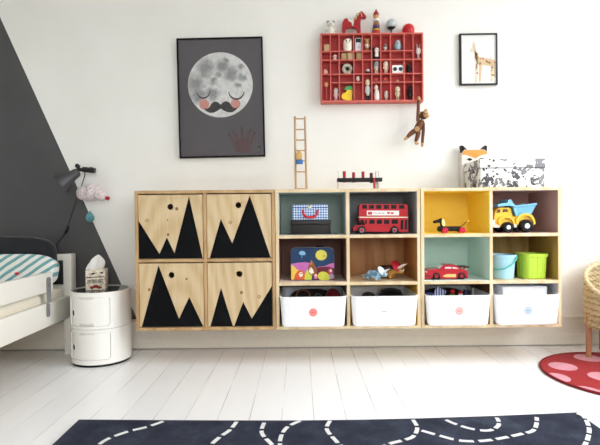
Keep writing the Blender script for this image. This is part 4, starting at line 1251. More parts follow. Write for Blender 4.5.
dino('toy_dinosaur', 'brown toy triceratops with red frill and white horns', -.19, 386.0, 281, 1.12, 1, DBODY, paint('#b51e2e', .45), paint('#efe3d2', .4), DBODY, paint('#d2364a', .45, vary=.2), -42)
dino('toy_dinosaur', 'pale blue toy dinosaur with whitish head in front of the brown one', -.270, 373.0, 281, .86, 1, blotch('blue_hide', '#5d8fae', '#a9c3d2', 45, .52), paint('#cfdce2', .5), paint('#dfe8ec', .45), None, paint('#dbe6ea', .5), -38)

# dachshund pull toy in the yellow compartment
y = -.28
q = Px(y, 452, 233.6, ZL1)
qq = lambda X, Y: q(418 + X / 7.79, 185 + Y / 7.79)
dg_ = thing('pull_along_dog', 'black wooden pull-along dachshund with red wheels and yellow ear', 'toy dog', (q(450, 233)[0], y, ZL1))
GLB = paint('#141416', .3)
a, b = qq(158, 345), qq(330, 343)
MB().tube([(a[0] - .006, y, a[1]), (a[0], y, a[1]), (b[0], y, b[1]), (b[0] + .006, y, b[1])], [.006, .0135, .0125, .006], GLB, 18).build('body', dg_)
a, b = qq(183, 318), qq(180, 285)
MB().tube([(a[0], y, a[1] - .006), (b[0], y, b[1])], .007, GLB, 12).build('neck', dg_)
a, b = qq(118, 292), qq(188, 279)
MB().tube([(a[0] - .002, y, a[1]), (a[0] + .003, y, a[1]), ((a[0] + b[0]) / 2, y, (a[1] + b[1]) / 2), (b[0] - .004, y, b[1] + .001), (b[0], y, b[1])], [.002, .0065, .0085, .0115, .006], GLB, 16).build('head', dg_)
a = qq(191, 298)
MB().ell((a[0], y - .0135, a[1]), (.0085, .003, .019), paint('#efe79a', .5), 16, Matrix.Rotation(radians(-8), 3, 'Y')).build('ear', dg_)
MB().ell((a[0], y + .0135, a[1]), (.0085, .003, .019), paint('#efe79a', .5), 16, Matrix.Rotation(radians(-8), 3, 'Y')).build('ear', dg_)
for X in (203, 336):
    c = qq(X, 354); r = .0148
    for s_ in (-1, 1):
        w_ = MB().cyl((c[0], y + s_ * .016, ZL1 + r + .0004), (c[0], y + s_ * .023, ZL1 + r + .0004), r, paint('#c01f3c', .35), seg=24).build('wheel', dg_)
    MB().cyl((c[0], y - .0158, ZL1 + r + .0004), (c[0], y + .0158, ZL1 + r + .0004), .003, LAD, seg=10).build('axle', dg_)
a, b = qq(322, 335), qq(383, 285)
MB().tube([(a[0], y, a[1]), ((a[0] + b[0]) / 2 + .001, y, (a[1] + b[1]) / 2 - .002), (b[0], y, b[1])], .0022, BLACK, 8).build('tail', dg_)
MB().ell((b[0] + .003, y, b[1] + .001), .007, paint('#e8b93a', .4), 14).build('tail_ball', dg_)

# red toy sports car
y = -.283
q = Px(y, 447, 279, ZL2)
qq = lambda X, Y: q(418 + X / 7.79, 230 + Y / 7.79)
CARR = paint('#b32430', .25, .15, vary=.03)
cr = thing('toy_car', 'red toy race car with pale windows and rear wing in the mint compartment', 'toy car', (q(447, 279)[0], y + .04, ZL2))
CW0, CW1 = y, y + .086
def arch(X, Y, r, n=8): return [(X + r * cos(pi * k / n), Y - r * sin(pi * k / n)) for k in range(n + 1)]
low = [(52, 372), (50, 340), (60, 318), (90, 306), (160, 298), (200, 296), (330, 300), (385, 312), (392, 340), (388, 372)] + arch(340, 372, 34)[0:] + arch(143, 374, 34)
mb = MB().prism([qq(*p_) for p_ in low], CW0, CW1, CARR)
mb.build('body', cr)
cab = [(172, 300), (200, 275), (225, 266), (290, 267), (335, 290), (352, 303)]
m0 = MB(); A = [qq(*p_) for p_ in cab]
m0.prism(A, CW0 + .010, CW1 - .010, CARR); m0.build('roof', cr)
GLW = paint('#e9e4e6', .2)
MB().prism([qq(*p_) for p_ in [(212, 296), (218, 284), (262, 284), (266, 297)]], CW0 + .0085, CW0 + .012, GLW).build('side_window', cr)
MB().prism([qq(*p_) for p_ in [(274, 297), (272, 284), (296, 286), (326, 298)]], CW0 + .0085, CW0 + .012, GLW).build('side_window', cr)
a, b = qq(174, 299), qq(203, 273)
mb = MB(); m_ = mb.mi(GLW)
sl = Vector((b[0] - a[0], 0, b[1] - a[1])); nn = Vector((-sl.z, 0, sl.x)).normalized() * .0012
pp = [Vector((a[0], CW0 + .014, a[1])), Vector((a[0], CW1 - .014, a[1])), Vector((b[0], CW1 - .017, b[1])), Vector((b[0], CW0 + .017, b[1]))]
mb.rings([pp, [p_ + nn for p_ in pp]], GLW).build('windscreen', cr)
mb = MB()
for s_ in (CW0 + .01, CW1 - .016):
    mb.prism([qq(*p_) for p_ in [(352, 304), (366, 303), (384, 284), (372, 284)]], s_, s_ + .006, CARR)
mb.prism([qq(*p_) for p_ in [(342, 288), (346, 281), (404, 281), (402, 289)]], CW0 + .004, CW1 - .004, paint('#3a1b1f', .35))
mb.build('rear_wing', cr)
tag(MB().prism([qq(*p_) for p_ in [(196, 348), (226, 338), (296, 338), (298, 362), (200, 362)]], CW0 - .0006, CW0 + .001, paint('#d9b673', .4, vary=.25)).build('side_panel', cr), 'tan side panel')
MB().prism([qq(*p_) for p_ in [(52, 352), (50, 342), (92, 346), (104, 360), (98, 368)]], CW0 - .0005, CW0 + .001, paint('#7d1a24', .4)).build('front_bumper', cr)
MB().ell((qq(66, 322)[0], CW0 + .006, qq(66, 322)[1]), (.006, .008, .0045), paint('#dcdad6', .3), 12).build('headlight', cr)
for X in (143, 340):
    c = qq(X, 356); r = c[1] - ZL2
    r = .0185; 
    for s_, wy in ((-1, CW0 + .010), (1, CW1 - .010)):
        w_ = MB().cyl((c[0], wy + s_ * .011, ZL2 + r), (c[0], wy - s_ * .006, ZL2 + r), r, DK, seg=24).build('wheel', cr)
        MB().cyl((c[0], wy + s_ * .011, ZL2 + r), (c[0], wy + s_ * .0122, ZL2 + r), r * .55, paint('#9c2b33', .3, .3), seg=16).build('hub', w_)

# dumper truck
y = -.295
q = Px(y, 518, 234.6, ZL1)
qq = lambda X, Y: q(488 + X / 7.79, 185 + Y / 7.79)
TYEL, TBLU, TCRM = paint('#f0c142', .35, vary=.03), paint('#7fbfdf', .35, vary=.03), paint('#e9dfcf', .4)
tr = thing('dump_truck', 'yellow toy dump truck with pale blue tipper and big black wheels', 'toy truck', (q(516, 234)[0], y + .065, ZL1))
TW0, TW1 = y + .006, y + .118
xl = qq(50, 0)[0]
mb = MB().prism([qq(*p_) for p_ in [(66, 268), (72, 228), (84, 204), (104, 192), (176, 190), (196, 200), (204, 240), (216, 262), (240, 258), (280, 232), (330, 228), (362, 250), (380, 290), (382, 318), (372, 330), (230, 330), (214, 338), (104, 338), (66, 320)]], TW0 + .018, TW1 - .018, TYEL)
mb.build('cab_and_chassis', tr)
for s_ in (TW0 + .004, TW1 - .022):
    MB().prism([qq(*p_) for p_ in [(232, 322), (228, 285), (248, 256), (282, 238), (322, 236), (354, 252), (374, 284), (378, 322), (366, 322), (360, 292), (342, 266), (316, 252), (286, 254), (260, 270), (246, 294), (246, 322)]], s_, s_ + .018, TYEL).build('rear_fender', tr)
    MB().prism([qq(*p_) for p_ in [(92, 322), (90, 292), (104, 270), (130, 258), (168, 258), (196, 270), (214, 298), (216, 322), (206, 322), (200, 296), (184, 278), (160, 270), (134, 272), (114, 284), (104, 302), (102, 322)]], s_, s_ + .018, TYEL).build('front_fender', tr)
mb = MB().prism([qq(*p_) for p_ in [(48, 338), (46, 292), (64, 286), (66, 322), (104, 330), (104, 348), (60, 348)]], TW0 + .010, TW1 - .010, TCRM); mb.build('bumper', tr)
MB().prism([qq(*p_) for p_ in [(212, 322), (232, 318), (232, 346), (212, 346)]], TW0 + .006, TW1 - .006, TCRM).build('side_step', tr)
for pts in ([(78, 232), (88, 206), (113, 204), (112, 230)], [(128, 228), (130, 204), (162, 202), (172, 214), (170, 224)]):
    MB().prism([qq(*p_) for p_ in pts], TW0 + .0172, TW0 + .02, paint('#5f4a33', .3)).build('window', tr)
# tipper: tapered open box with canopy over the cab
A = [qq(*p_) for p_ in [(236, 258), (352, 254)]]
def tl(p, w): return Vector((p[0], w, p[1]))
mb = MB()
o0, o1 = TW0 + .012, TW1 - .012
top = [qq(212, 182), qq(384, 160)]
bot = [qq(232, 256), qq(352, 250)]
ro = [[tl(bot[0], o0 + .006), tl(bot[1], o0 + .006), tl(bot[1], o1 - .006), tl(bot[0], o1 - .006)], [tl(top[0], TW0), tl(top[1], TW0), tl(top[1], TW1), tl(top[0], TW1)]]
tin = [qq(218, 182), qq(378, 160)]; bin2 = [qq(236, 244), qq(348, 240)]
ri = [[tl(tin[0], TW0 + .005), tl(tin[1], TW0 + .005), tl(tin[1], TW1 - .005), tl(tin[0], TW1 - .005)], [tl(bin2[0], o0 + .011), tl(bin2[1], o0 + .011), tl(bin2[1], o1 - .011), tl(bin2[0], o1 - .011)]]
mb.rings(ro + ri, TBLU)
rim_ = [tl(qq(200, 170), TW0 - .003), tl(qq(222, 178), TW0 - .003), tl(qq(300, 165), TW0 - .003), tl(qq(386, 160), TW0 - .003)]
mb.tube([tl(qq(208, 184), TW0), tl(qq(300, 173), TW0), tl(qq(384, 162), TW0)], .005, TBLU, 8); mb.tube([tl(qq(208, 184), TW1), tl(qq(300, 173), TW1), tl(qq(384, 162), TW1)], .005, TBLU, 8)
mb.prism([qq(*p_) for p_ in [(86, 184), (84, 168), (100, 160), (160, 152), (168, 128), (188, 128), (200, 152), (226, 180), (236, 256), (226, 256), (206, 192), (196, 178), (150, 176)]], TW0 + .004, TW1 - .004, TBLU)
mb.build('tipper', tr)
for X, r in ((157, .0270), (302, .0330)):
    c = qq(X, 300)
    for s_, wy in ((-1, TW0), (1, TW1)):
        zc = ZL1 + r + .0003
        w_ = MB().tube([(c[0], wy - s_ * .020, zc), (c[0], wy - s_ * .016, zc), (c[0], wy + s_ * .006, zc), (c[0], wy + s_ * .011, zc)], [r * .9, r, r, r * .82], DK, 28).build('wheel', tr)
        MB().tube([(c[0], wy + s_ * .011, zc), (c[0], wy + s_ * .0135, zc)], [r * .42, r * .36], paint('#e6e6e8', .3), 18).build('hub', w_)

# two buckets
def pail(label, cx, cy, rt_, rb_, h_, col_, sq, rz, handle):
    t = thing('bucket', label, 'bucket', (cx, cy, Z2))
    m_ = paint(col_, .35, vary=.03)
    def lp(r, z, rad):
        if sq: return [Vector((a, b, z)) for a, b in rrect(-r, r, -r, r, r * rad, 6)]
        return [Vector((r * cos(2 * pi * k / 40), r * sin(2 * pi * k / 40), z)) for k in range(40)]
    ra = .45
    R = [lp(rb_ - .004, 0, ra), lp(rb_, .004, ra), lp(rt_ - .006, h_ - .016, ra), lp(rt_ - .001, h_ - .015, ra), lp(rt_, h_ - .001, ra), lp(rt_ - .001, h_, ra), lp(rt_ - .005, h_, ra), lp(rt_ - .008, h_ - .02, ra), lp(rb_ - .004, .006, ra)]
    mb = MB().rings(R, m_)
    mb.build('tub', t, local=True)
    if sq:
        rb2 = MB()
        for a in range(4):
            for k in (-.45, 0, .45):
                dx, dy = cos(a * pi / 2), sin(a * pi / 2)
                b0 = Vector((dx * (rb_ + .0004) - dy * k * rb_, dy * (rb_ + .0004) + dx * k * rb_, .006)); b1 = Vector((dx * (rt_ - .0062) - dy * k * rt_, dy * (rt_ - .0062) + dx * k * rt_, h_ - .017))
                rb2.tube([b0, b1], .0016, m_, 6)
        rb2.build('moulded_ribs', t, local=True)
    if handle:
        pts = []
        for k in range(25):
            a = pi * k / 24
            # bail swung down across the front
            pts.append((-(rt_ + .004) * cos(a), -(rt_ + .004) * sin(a) * .98 - .004 * sin(a), h_ - .010 - .062 * sin(a)))
        t2 = MB().tube(pts, .0035, paint('#4fb3a6', .35), 8)
        t2.xf(0, Matrix.Rotation(radians(-38), 4, 'Z'))
        t2.build('handle', t, local=True)
    t.rotation_euler.z = radians(rz)
pail('pale blue toy bucket with teal handle on the shelf', 1.0455, -.222, .0705, .057, .123, '#a5d3e8', False, 0, True)
pail('lime green square toy bucket beside the blue one', 1.196, -.225, .0655, .055, .128, '#b6d648', True, 5, False)
# ------------------------------------------------------------------ red printer's tray with figurines
y0, y1 = -.056, -.003
TR_ = paint('#d06a61', .5, vary=.05); TRF = paint('#d0685e', .55, vary=.06); TRB = paint('#bd4b4c', .6, vary=.05)
q = Px(y0)
ang = math.atan2(q(423, 68)[1] - q(321, 68)[1], q(423, 68)[0] - q(321, 68)[0])
XS = [q(u, 68)[0] for u in (320.7, 330.6, 339.3, 354, 362.8, 371.9, 381, 390.7, 404.5, 413.5, 423.4)]
ZS = [P(372, v, y0).z for v in (32.8, 50.6, 59.3, 73.5, 82.0, 101.8)]
tray = thing('printer_tray', "red wall-mounted printer's tray with many small compartments", 'display shelf', ((XS[0] + XS[-1]) / 2, 0, ZS[-1]))
XO0, XO1, ZO0, ZO1 = XS[0], XS[-1], ZS[-1], ZS[0]
tk, fk = .0055, .0075
mb = MB()
mb.box(XO0, XO1, y0, y1, ZO1 - fk, ZO1, TRF, .001, 1); mb.box(XO0, XO1, y0, y1, ZO0, ZO0 + fk + .002, TRF, .001, 1)
mb.box(XO0, XO0 + fk, y0, y1, ZO0 + fk + .002, ZO1 - fk, TRF, .001, 1); mb.box(XO1 - fk, XO1, y0, y1, ZO0 + fk + .002, ZO1 - fk, TRF, .001, 1)
mb.build('frame', tray)
MB().box(XO0 + fk, XO1 - fk, y1 - .004, y1, ZO0 + fk + .002, ZO1 - fk, TRB).build('back_panel', tray)
yd = y0 + .004
ZIN = [ZO1 - fk] + [z - tk / 2 for z in ZS[1:5]] + [ZO0 + fk + .002]      # undersides
# floor of a compartment in row r
def fl(r): return (ZS[r + 1] + tk / 2) if r < 4 else ZO0 + fk + .002
for x in XS[1:-1]:
    MB().box(x - tk / 2, x + tk / 2, yd, y1 - .0045, ZO0 + fk + .002, ZO1 - fk, TR_, .0008, 1).build('upright', tray)
merged = {(5, 0), (9, 0), (4, 3), (0, 3)}
for r in range(4):
    c = 0
    while c < 10:
        if (c, r) in merged: c += 1; continue
        e = c
        while e < 10 and (e, r) not in merged: e += 1
        for k in range(c, e):
            a = XS[k] + (tk / 2 if k else fk) + .0001; b = XS[k + 1] - (tk / 2 if k < 9 else fk) - .0001
            MB().box(a, b, yd, y1 - .0045, ZS[r + 1] - tk / 2, ZS[r + 1] + tk / 2, TR_, .0008, 1).build('ledge', tray)
        c = e

YI = -.032
def spot(u0, u1, vtop, r):
    """where a figurine stands: centre x, base z, width, height"""
    a, b = P(u0, vtop, YI), P(u1, vtop, YI)
    z = fl(r) + .0004
    return (a.x + b.x) / 2, z, b.x - a.x, (a.z + b.z) / 2 - z
MINI = 'figurines in the red tray'
def mini(name, label, cat, u0, u1, vtop, r):
    x, z, w, h = spot(u0, u1, vtop, r)
    return thing(name, label, cat, (x, YI, z), MINI), w, h
C = lambda c, r=.5: paint(c, r)
def cubeblock(label, u0, u1, vtop, r, c):
    x, z, w, h = spot(u0, u1, vtop, r)
    t = MB().box(x - w / 2, x + w / 2, YI - w / 2, YI + w / 2, z, z + h, c, .001)
    return tag(t.build('wooden_block'), label, 'toy block', 'wooden blocks in the red tray')
BLK1, BLK2 = C('#b79a72'), C('#a58a5e')
cubeblock('plain wooden block alone in the top corner compartment of the tray', 323.8, 329.6, 45.4, 0, BLK1)
cubeblock('darker wooden block of the pair beneath the white owl', 341.2, 346.2, 53.8, 1, BLK2)
cubeblock('lighter wooden block of the pair beneath the white owl', 347.2, 352.8, 53.4, 1, BLK1)
cubeblock('wooden block on its own beneath the white toy phone', 356, 361.4, 53.6, 1, BLK2)
# white owl
t, w, h = mini('owl_figurine', 'white owl figurine with dark eye marks in the top row', 'figurine', 343.2, 352, 39.2, 0)
OW = C('#efe6d6', .4)
MB().lathe([(.001, 0), (w * .40, 0), (w * .5, h * .25), (w * .5, h * .75), (w * .42, h * .94), (w * .2, h), (.001, h * .99)], (0, 0, 0), OW, 24).build('body', t, local=True)
for s in (-1, 1):
    MB().tube([(s * w * .30, -w * .42, h * .86), (s * w * .12, -w * .49, h * .76)], .0022, C('#4a3d33'), 6).build('brow', t, local=True)
    MB().ell((s * w * .19, -w * .47, h * .68), (.0026, .002, .0026), BLACK, 8).build('eye', t, local=True)
MB().ell((0, -w * .5, h * .62), (.0022, .003, .0035), C('#8a6a3a'), 8).build('beak', t, local=True)
# toy phone
t, w, h = mini('toy_phone', 'white toy phone with dark screen standing in the top row', 'toy phone', 355, 361.4, 38.2, 0)
MB().box(-w / 2, w / 2, -.005, .006, 0, h, C('#dfe2ea', .3), .0015).build('case', t, local=True)
MB().box(-w * .40, w * .40, -.0056, -.0045, h * .66, h * .95, C('#21352f', .2)).build('screen', t, local=True)
MB().cyl((0, -.0045, h * .32), (0, -.0058, h * .32), w * .26, C('#c9cdd8', .3)).build('dial', t, local=True)

def doll(t, w, h, body, head, legs, arms=None, ears=None, hat=None, hr=.26, hair=None, belly=None):
    """small standing figure: legs, torso, arms, head"""
    hh = h * hr
    lg = h * .28
    for s in (-1, 1):
        MB().tube([(s * w * .16, 0, 0), (s * w * .16, 0, lg * 1.1)], [w * .15, w * .13], legs, 10).build('leg', t, local=True)
        MB().tube([(s * w * .30, 0, h * .66), (s * w * .42, -w * .04, h * .48), (s * w * .40, -w * .10, h * .38)], [w * .10, w * .085, w * .08], arms or body, 8).build('arm', t, local=True)
    MB().lathe([(.001, lg * .85), (w * .28, lg * .9), (w * .33, lg * 1.3), (w * .28, h * .60), (w * .17, h - hh * 1.75), (.001, h - hh * 1.7)], (0, 0, 0), body, 16).build('torso', t, local=True)
    hd = MB().ell((0, 0, h - hh), (min(hh * .95, w * .48), min(hh * .9, w * .45), hh), head, 16)
    o = hd.build('head', t, local=True)
    for s in (-1, 1): MB().ell((s * hh * .35, -min(hh * .9, w * .45) * .93, h - hh * .9), hh * .12, BLACK, 6).build('eye', o, local=True)
    if ears:
        for s in (-1, 1): MB().ell((s * hh * .62, 0, h - hh * .18), (hh * .32, hh * .2, hh * .42), ears, 8).build('ear', o, local=True)
    if hair: MB().ell((0, hh * .12, h - hh * .82), (min(hh, w * .5), min(hh * .95, w * .48), hh * .86), hair, 14).build('hair', o, local=True)
    if belly: MB().ell((0, -w * .22, h * .46), (w * .2, w * .12, h * .13), belly, 10).build('belly', t, local=True)
def figure(label, u0, u1, vtop, r, name='figurine', **k):
    t, w, h = mini(name, label, 'figurine', u0, u1, vtop, r)
    doll(t, w, h, **k); return t
figure('tan eared animal figurine with white front in the top row', 364.6, 369.6, 38.6, 0, 'animal_figurine', body=C('#e9e0d4'), head=C('#c89a68'), legs=C('#b98a58'), ears=C('#b98350'), belly=C('#f4f0ea'))
figure('thin grey and white figurine next to the blue-grey robot', 383.4, 387.4, 43.8, 0, body=C('#dcd8d4'), head=C('#8f8a86'), legs=C('#e4dfda'))
# robot
t, w, h = mini('robot_figurine', 'pale blue-grey robot figurine in the wide top compartment', 'figurine', 394.2, 401.2, 40.2, 0)
RB = C('#9fb6bf', .35)
MB().lathe([(w * .36, h * .12), (w * .42, h * .2), (w * .40, h * .66), (w * .34, h * .72), (.001, h * .73)], (0, 0, 0), RB, 20).build('torso', t, local=True)
MB().lathe([(.001, h * .735), (w * .34, h * .74), (w * .36, h * .86), (w * .2, h * .98), (.001, h)], (0, 0, 0), C('#b9c7cb', .35), 20).build('head', t, local=True)
for s in (-1, 1):
    MB().box(s * w * .24 - w * .13, s * w * .24 + w * .13, -w * .22, w * .2, 0, h * .13, C('#5f6d73'), .001).build('foot', t, local=True)
    MB().tube([(s * w * .44, 0, h * .62), (s * w * .5, -.001, h * .3)], w * .08, C('#7c8d94'), 8).build('arm', t, local=True)
    MB().ell((s * w * .14, -w * .33, h * .86), .0016, BLACK, 8).build('eye', t, local=True)
# panda
figure('black and white panda figurine standing tall between the rows', 373.2, 380, 47.6, 1, 'panda_figurine', body=C('#eceae6'), head=C('#f2f0ec'), legs=C('#18181a'), arms=C('#141416'), ears=C('#141416'), hr=.22)
t = bpy.data.objects['panda_figurine']
x, z, w, h = spot(372.6, 380.4, 46.8, 1)
MB().box(-w * .5, w * .5, .012, .016, 0, h, BLACK, .0008).build('black_card', t, local=True)
# white figurine in end compartment, with glass stand
t, w, h = mini('white_figurine', 'round white figurine on a glass pedestal in the end compartment', 'figurine', 415.4, 421.4, 44, 1)
MB().lathe([(.001, 0), (w * .38, 0), (w * .3, h * .08), (w * .16, h * .16), (w * .22, h * .3), (.001, h * .31)], (0, 0, 0), C('#cfc6c4', .1), 16).build('pedestal', t, local=True)
MB().ell((0, 0, h * .53), (w * .46, w * .44, h * .23), C('#f1eeea', .35), 16).build('body', t, local=True)
for s in (-1, 1): MB().tube([(s * w * .2, 0, h * .72), (s * w * .24, 0, h)], [w * .13, w * .08], C('#c9b8b4', .35), 8).build('ear', t, local=True)
# red and white toadstool
t, w, h = mini('toadstool_figurine', 'tiny white figurine with red spots beside the wooden blocks', 'figurine', 332.2, 337.6, 54.4, 1)
MB().lathe([(.001, 0), (w * .34, 0), (w * .28, h * .5), (.001, h * .52)], (0, 0, 0), C('#efe2dd'), 14).build('stem', t, local=True)
MB().lathe([(w * .2, h * .45), (w * .5, h * .5), (w * .45, h * .75), (w * .25, h * .95), (.001, h)], (0, 0, 0), blotch('spots_red_white', '#c23a3c', '#f2e6e2', 190, .5), 18).build('cap', t, local=True)
# pink shell
t, w, h = mini('pink_figurine', 'small pale pink seated figurine at the end of the middle row', 'figurine', 323.2, 328, 69.2, 2)
MB().ell((0, 0, h * .42), (w * .5, w * .42, h * .42), C('#e8bfae'), 14).build('body', t, local=True)
MB().ell((-w * .08, 0, h * .80), (w * .3, w * .28, h * .2), C('#edcab9'), 12).build('head', t, local=True)
# tape roll before a black card
x, z, w, h = spot(341.2, 353, 63.2, 2)
cd_ = MB().box(x - w * .5, x + w * .5, -.013, -.010, z, z + h * 1.02, BLACK, .0006).build('black_card')
tag(cd_, 'square black card behind the round disc in the tray', 'card')
t, w, h = mini('wooden_disc', 'round pale disc with a hole standing against the black card', 'toy wheel', 342.6, 352, 63.8, 2)
r = h / 2
dm = blotch('ringed_card', '#9a907c', '#cdc4b2', 120)
R_ = lambda rr, yy: [Vector((rr * cos(2 * pi * k / 32), yy, r + rr * sin(2 * pi * k / 32))) for k in range(32)]
MB().rings([R_(r * .26, -.006), R_(r * .9, -.0075), R_(r, -.005), R_(r, .006), R_(r * .26, .006)], dm, closed=True).build('disc', t, local=True)
MB().rings([R_(r * .42, -.0082), R_(r * .30, -.0086), R_(r * .258, -.0078), R_(r * .255, .004), R_(r * .23, .004), R_(r * .23, -.008)], C('#3b362f'), closed=True).build('hub', t, local=True)
# white cap
t, w, h = mini('bird_figurine', 'tiny black and white bird figurine lying in the middle row', 'figurine', 365, 370.4, 69, 2)
MB().ell((0, 0, h * .36), (w * .5, w * .3, h * .36), C('#26262a'), 12).build('body', t, local=True)
MB().ell((w * .06, -w * .06, h * .66), (w * .36, w * .28, h * .34), C('#f0efec'), 12).build('back', t, local=True)
figure('grey and cream robot-like figurine under the panda', 373.4, 379.4, 61, 2, body=C('#d9cfbf'), head=C('#9aa3a6'), legs=C('#d8c8b2'), arms=C('#a4a9a8'), hr=.22)
figure('bare pinkish doll figurine in the middle row beside the loudspeaker toy', 383, 388.6, 61.2, 2, 'doll_figurine', body=C('#ead2bf'), head=C('#efdbc8'), legs=C('#e6cbb6'), hr=.24)
t, w, h = mini('toy_loudspeaker', 'white box toy with two round dark eyes in the middle row', 'toy', 391.8, 403, 65.6, 2)
MB().box(-w / 2, w / 2, -.010, .010, 0, h, C('#eef0f0', .35), .001).build('case', t, local=True)
for s in (-1, 1):
    MB().cyl((s * w * .25, -.0098, h * .52), (s * w * .25, -.0125, h * .52), w * .17, C('#1d2b2c', .3), seg=20).build('cone', t, local=True)
figure('black-green figurine at the end of the middle row', 406.2, 411.2, 64.4, 2, body=C('#1d2622'), head=C('#1a211e'), legs=C('#171c1a'), ears=C('#222c28'), hr=.22)
figure('tiny white figurine in the low row under the disc', 356.2, 359.6, 76.2, 3, body=C('#efe8e4'), head=C('#f2ece8'), legs=C('#b9453f'), hr=.24)
# tiny red cars
for u0, u1, lb in ((374.2, 379, 'tiny red toy car in the low row under the robot-like figurine'), (383.4, 388.4, 'tiny red toy car in the low row under the bare doll')):
    t, w, h = mini('miniature_car', lb, 'toy car', u0, u1, 78.4, 3)
    MB().prism([(-w / 2, h * .2), (w / 2, h * .2), (w / 2, h * .55), (w * .25, h * .6), (w * .12, h), (-w * .22, h), (-w * .34, h * .6), (-w / 2, h * .52)], -.006, .006, C('#d2483f', .35)).build('body', t, local=True)
    for a in (-.28, .28):
        for yy in (-.0065, .0065): MB().cyl((a * w, yy - .001, h * .22), (a * w, yy + .001, h * .22), h * .22, BLACK, seg=12).build('wheel', t, local=True)
t, w, h = mini('shell_figurine', 'tiny tan shell in the wide low compartment', 'shell', 395.8, 399, 79.4, 3)
MB().lathe([(.001, 0), (w * .5, h * .1), (w * .42, h * .5), (w * .2, h * .85), (.001, h)], (0, 0, 0), C('#d9a98a'), 12).build('shell', t, local=True)
# head on a pink stick
t, w, h = mini('stick_puppet', 'animal head puppet on a pink stick in the lower corner', 'puppet', 324, 328.6, 81.6, 4)
MB().cyl((0, 0, 0), (0, 0, h * .72), .0035, C('#c05a66'), seg=10).build('stick', t, local=True)
o = MB().ell((0, 0, h * .84), (w * .5, w * .4, h * .13), C('#d09a72'), 14).build('head', t, local=True)
for s in (-1, 1): MB().ell((s * w * .36, 0, h * .95), (w * .14, w * .1, h * .05), C('#b97f58'), 8).build('ear', o, local=True)
figure('pale grey-pink doll figurine in the bottom row beside the pear', 333.4, 338.6, 88, 4, 'doll_figurine', body=C('#e9cfc8'), head=C('#d5d2cc'), legs=C('#e2c3bc'), hr=.22)
# pear
t, w, h = mini('wooden_pear', 'yellow toy pear with green leaf in the bottom row', 'toy pear', 341.4, 353, 84.2, 4)
qp = Px(YI, 347, 99.4, fl(4))
g3 = lambda X, Y: (lambda a: (a[0] - t.location.x, a[1] - t.location.z))(qp(318 + X / 10.59, 62 + Y / 10.59))
MB().prism([g3(*p_) for p_ in [(247, 340), (262, 316), (290, 308), (302, 285), (330, 275), (358, 280), (364, 310), (358, 345), (360, 375), (345, 392), (310, 395), (285, 385), (255, 372)]], -.008, .010, C('#edc92f', .4)).build('fruit', t, local=True)
MB().prism([g3(*p_) for p_ in [(276, 278), (288, 250), (315, 233), (345, 238), (365, 258), (362, 276), (330, 272), (300, 284)]], -.0095, .006, C('#3f9a55', .4)).build('leaf', t, local=True)
figure('tall blond doll with teal top and dark trousers in the bottom row', 364.9, 370.4, 79.4, 4, 'doll_figurine', body=C('#cfe2dd'), head=C('#e3cfae'), legs=C('#1d2d33'), arms=C('#dfe6e2'), hr=.15, hair=C('#d8c79a'))
# white hen
t, w, h = mini('hen_figurine', 'plump white hen figurine in the bottom row', 'figurine', 373.7, 380.0, 84, 4)
MB().lathe([(.001, 0), (w * .36, 0), (w * .47, h * .16), (w * .47, h * .38), (w * .32, h * .62), (.001, h * .66)], (0, 0, 0), C('#f1eeea', .4), 18).build('body', t, local=True)
o = MB().ell((-w * .10, 0, h * .76), (w * .34, w * .30, h * .18), C('#ece2d6', .4), 14).build('head', t, local=True)
MB().ell((-w * .10, 0, h * .94), (w * .16, w * .05, h * .06), C('#d58a74', .4), 10).build('comb', o, local=True)
MB().lathe([(.001, .008), (.0035, 0), (.001, -.001)], (-w * .36, -.002, h * .74), C('#d9a24a'), 8, Matrix.Rotation(radians(-90), 3, 'Y')).build('beak', o, local=True)
figure('small grey-white figurine right beside the hen', 384.2, 388.2, 90.8, 4, body=C('#cfcac4'), head=C('#d9d4ce'), legs=C('#b9b2ab'), hr=.24)
figure('thin bone-coloured figurine in the wide bottom compartment', 394.8, 400.2, 86.4, 4, 'skeleton_figurine', body=C('#cfc0a0'), head=C('#e0d4b6'), legs=C('#b5a27e'), hr=.2)
figure('black bristly figurine at the end of the bottom row', 406.8, 412.4, 86.4, 4, body=C('#1c1a1a'), head=C('#241f1e'), legs=C('#1a1717'), ears=C('#2b2422'), hr=.18)

# ------------------------------------------------------------------ on top of the tray
ZTT = ZO1 + .0004
yt = -.032
q = Px(yt, 372, 32.6, ZTT)
s1 = 1 / S(yt)
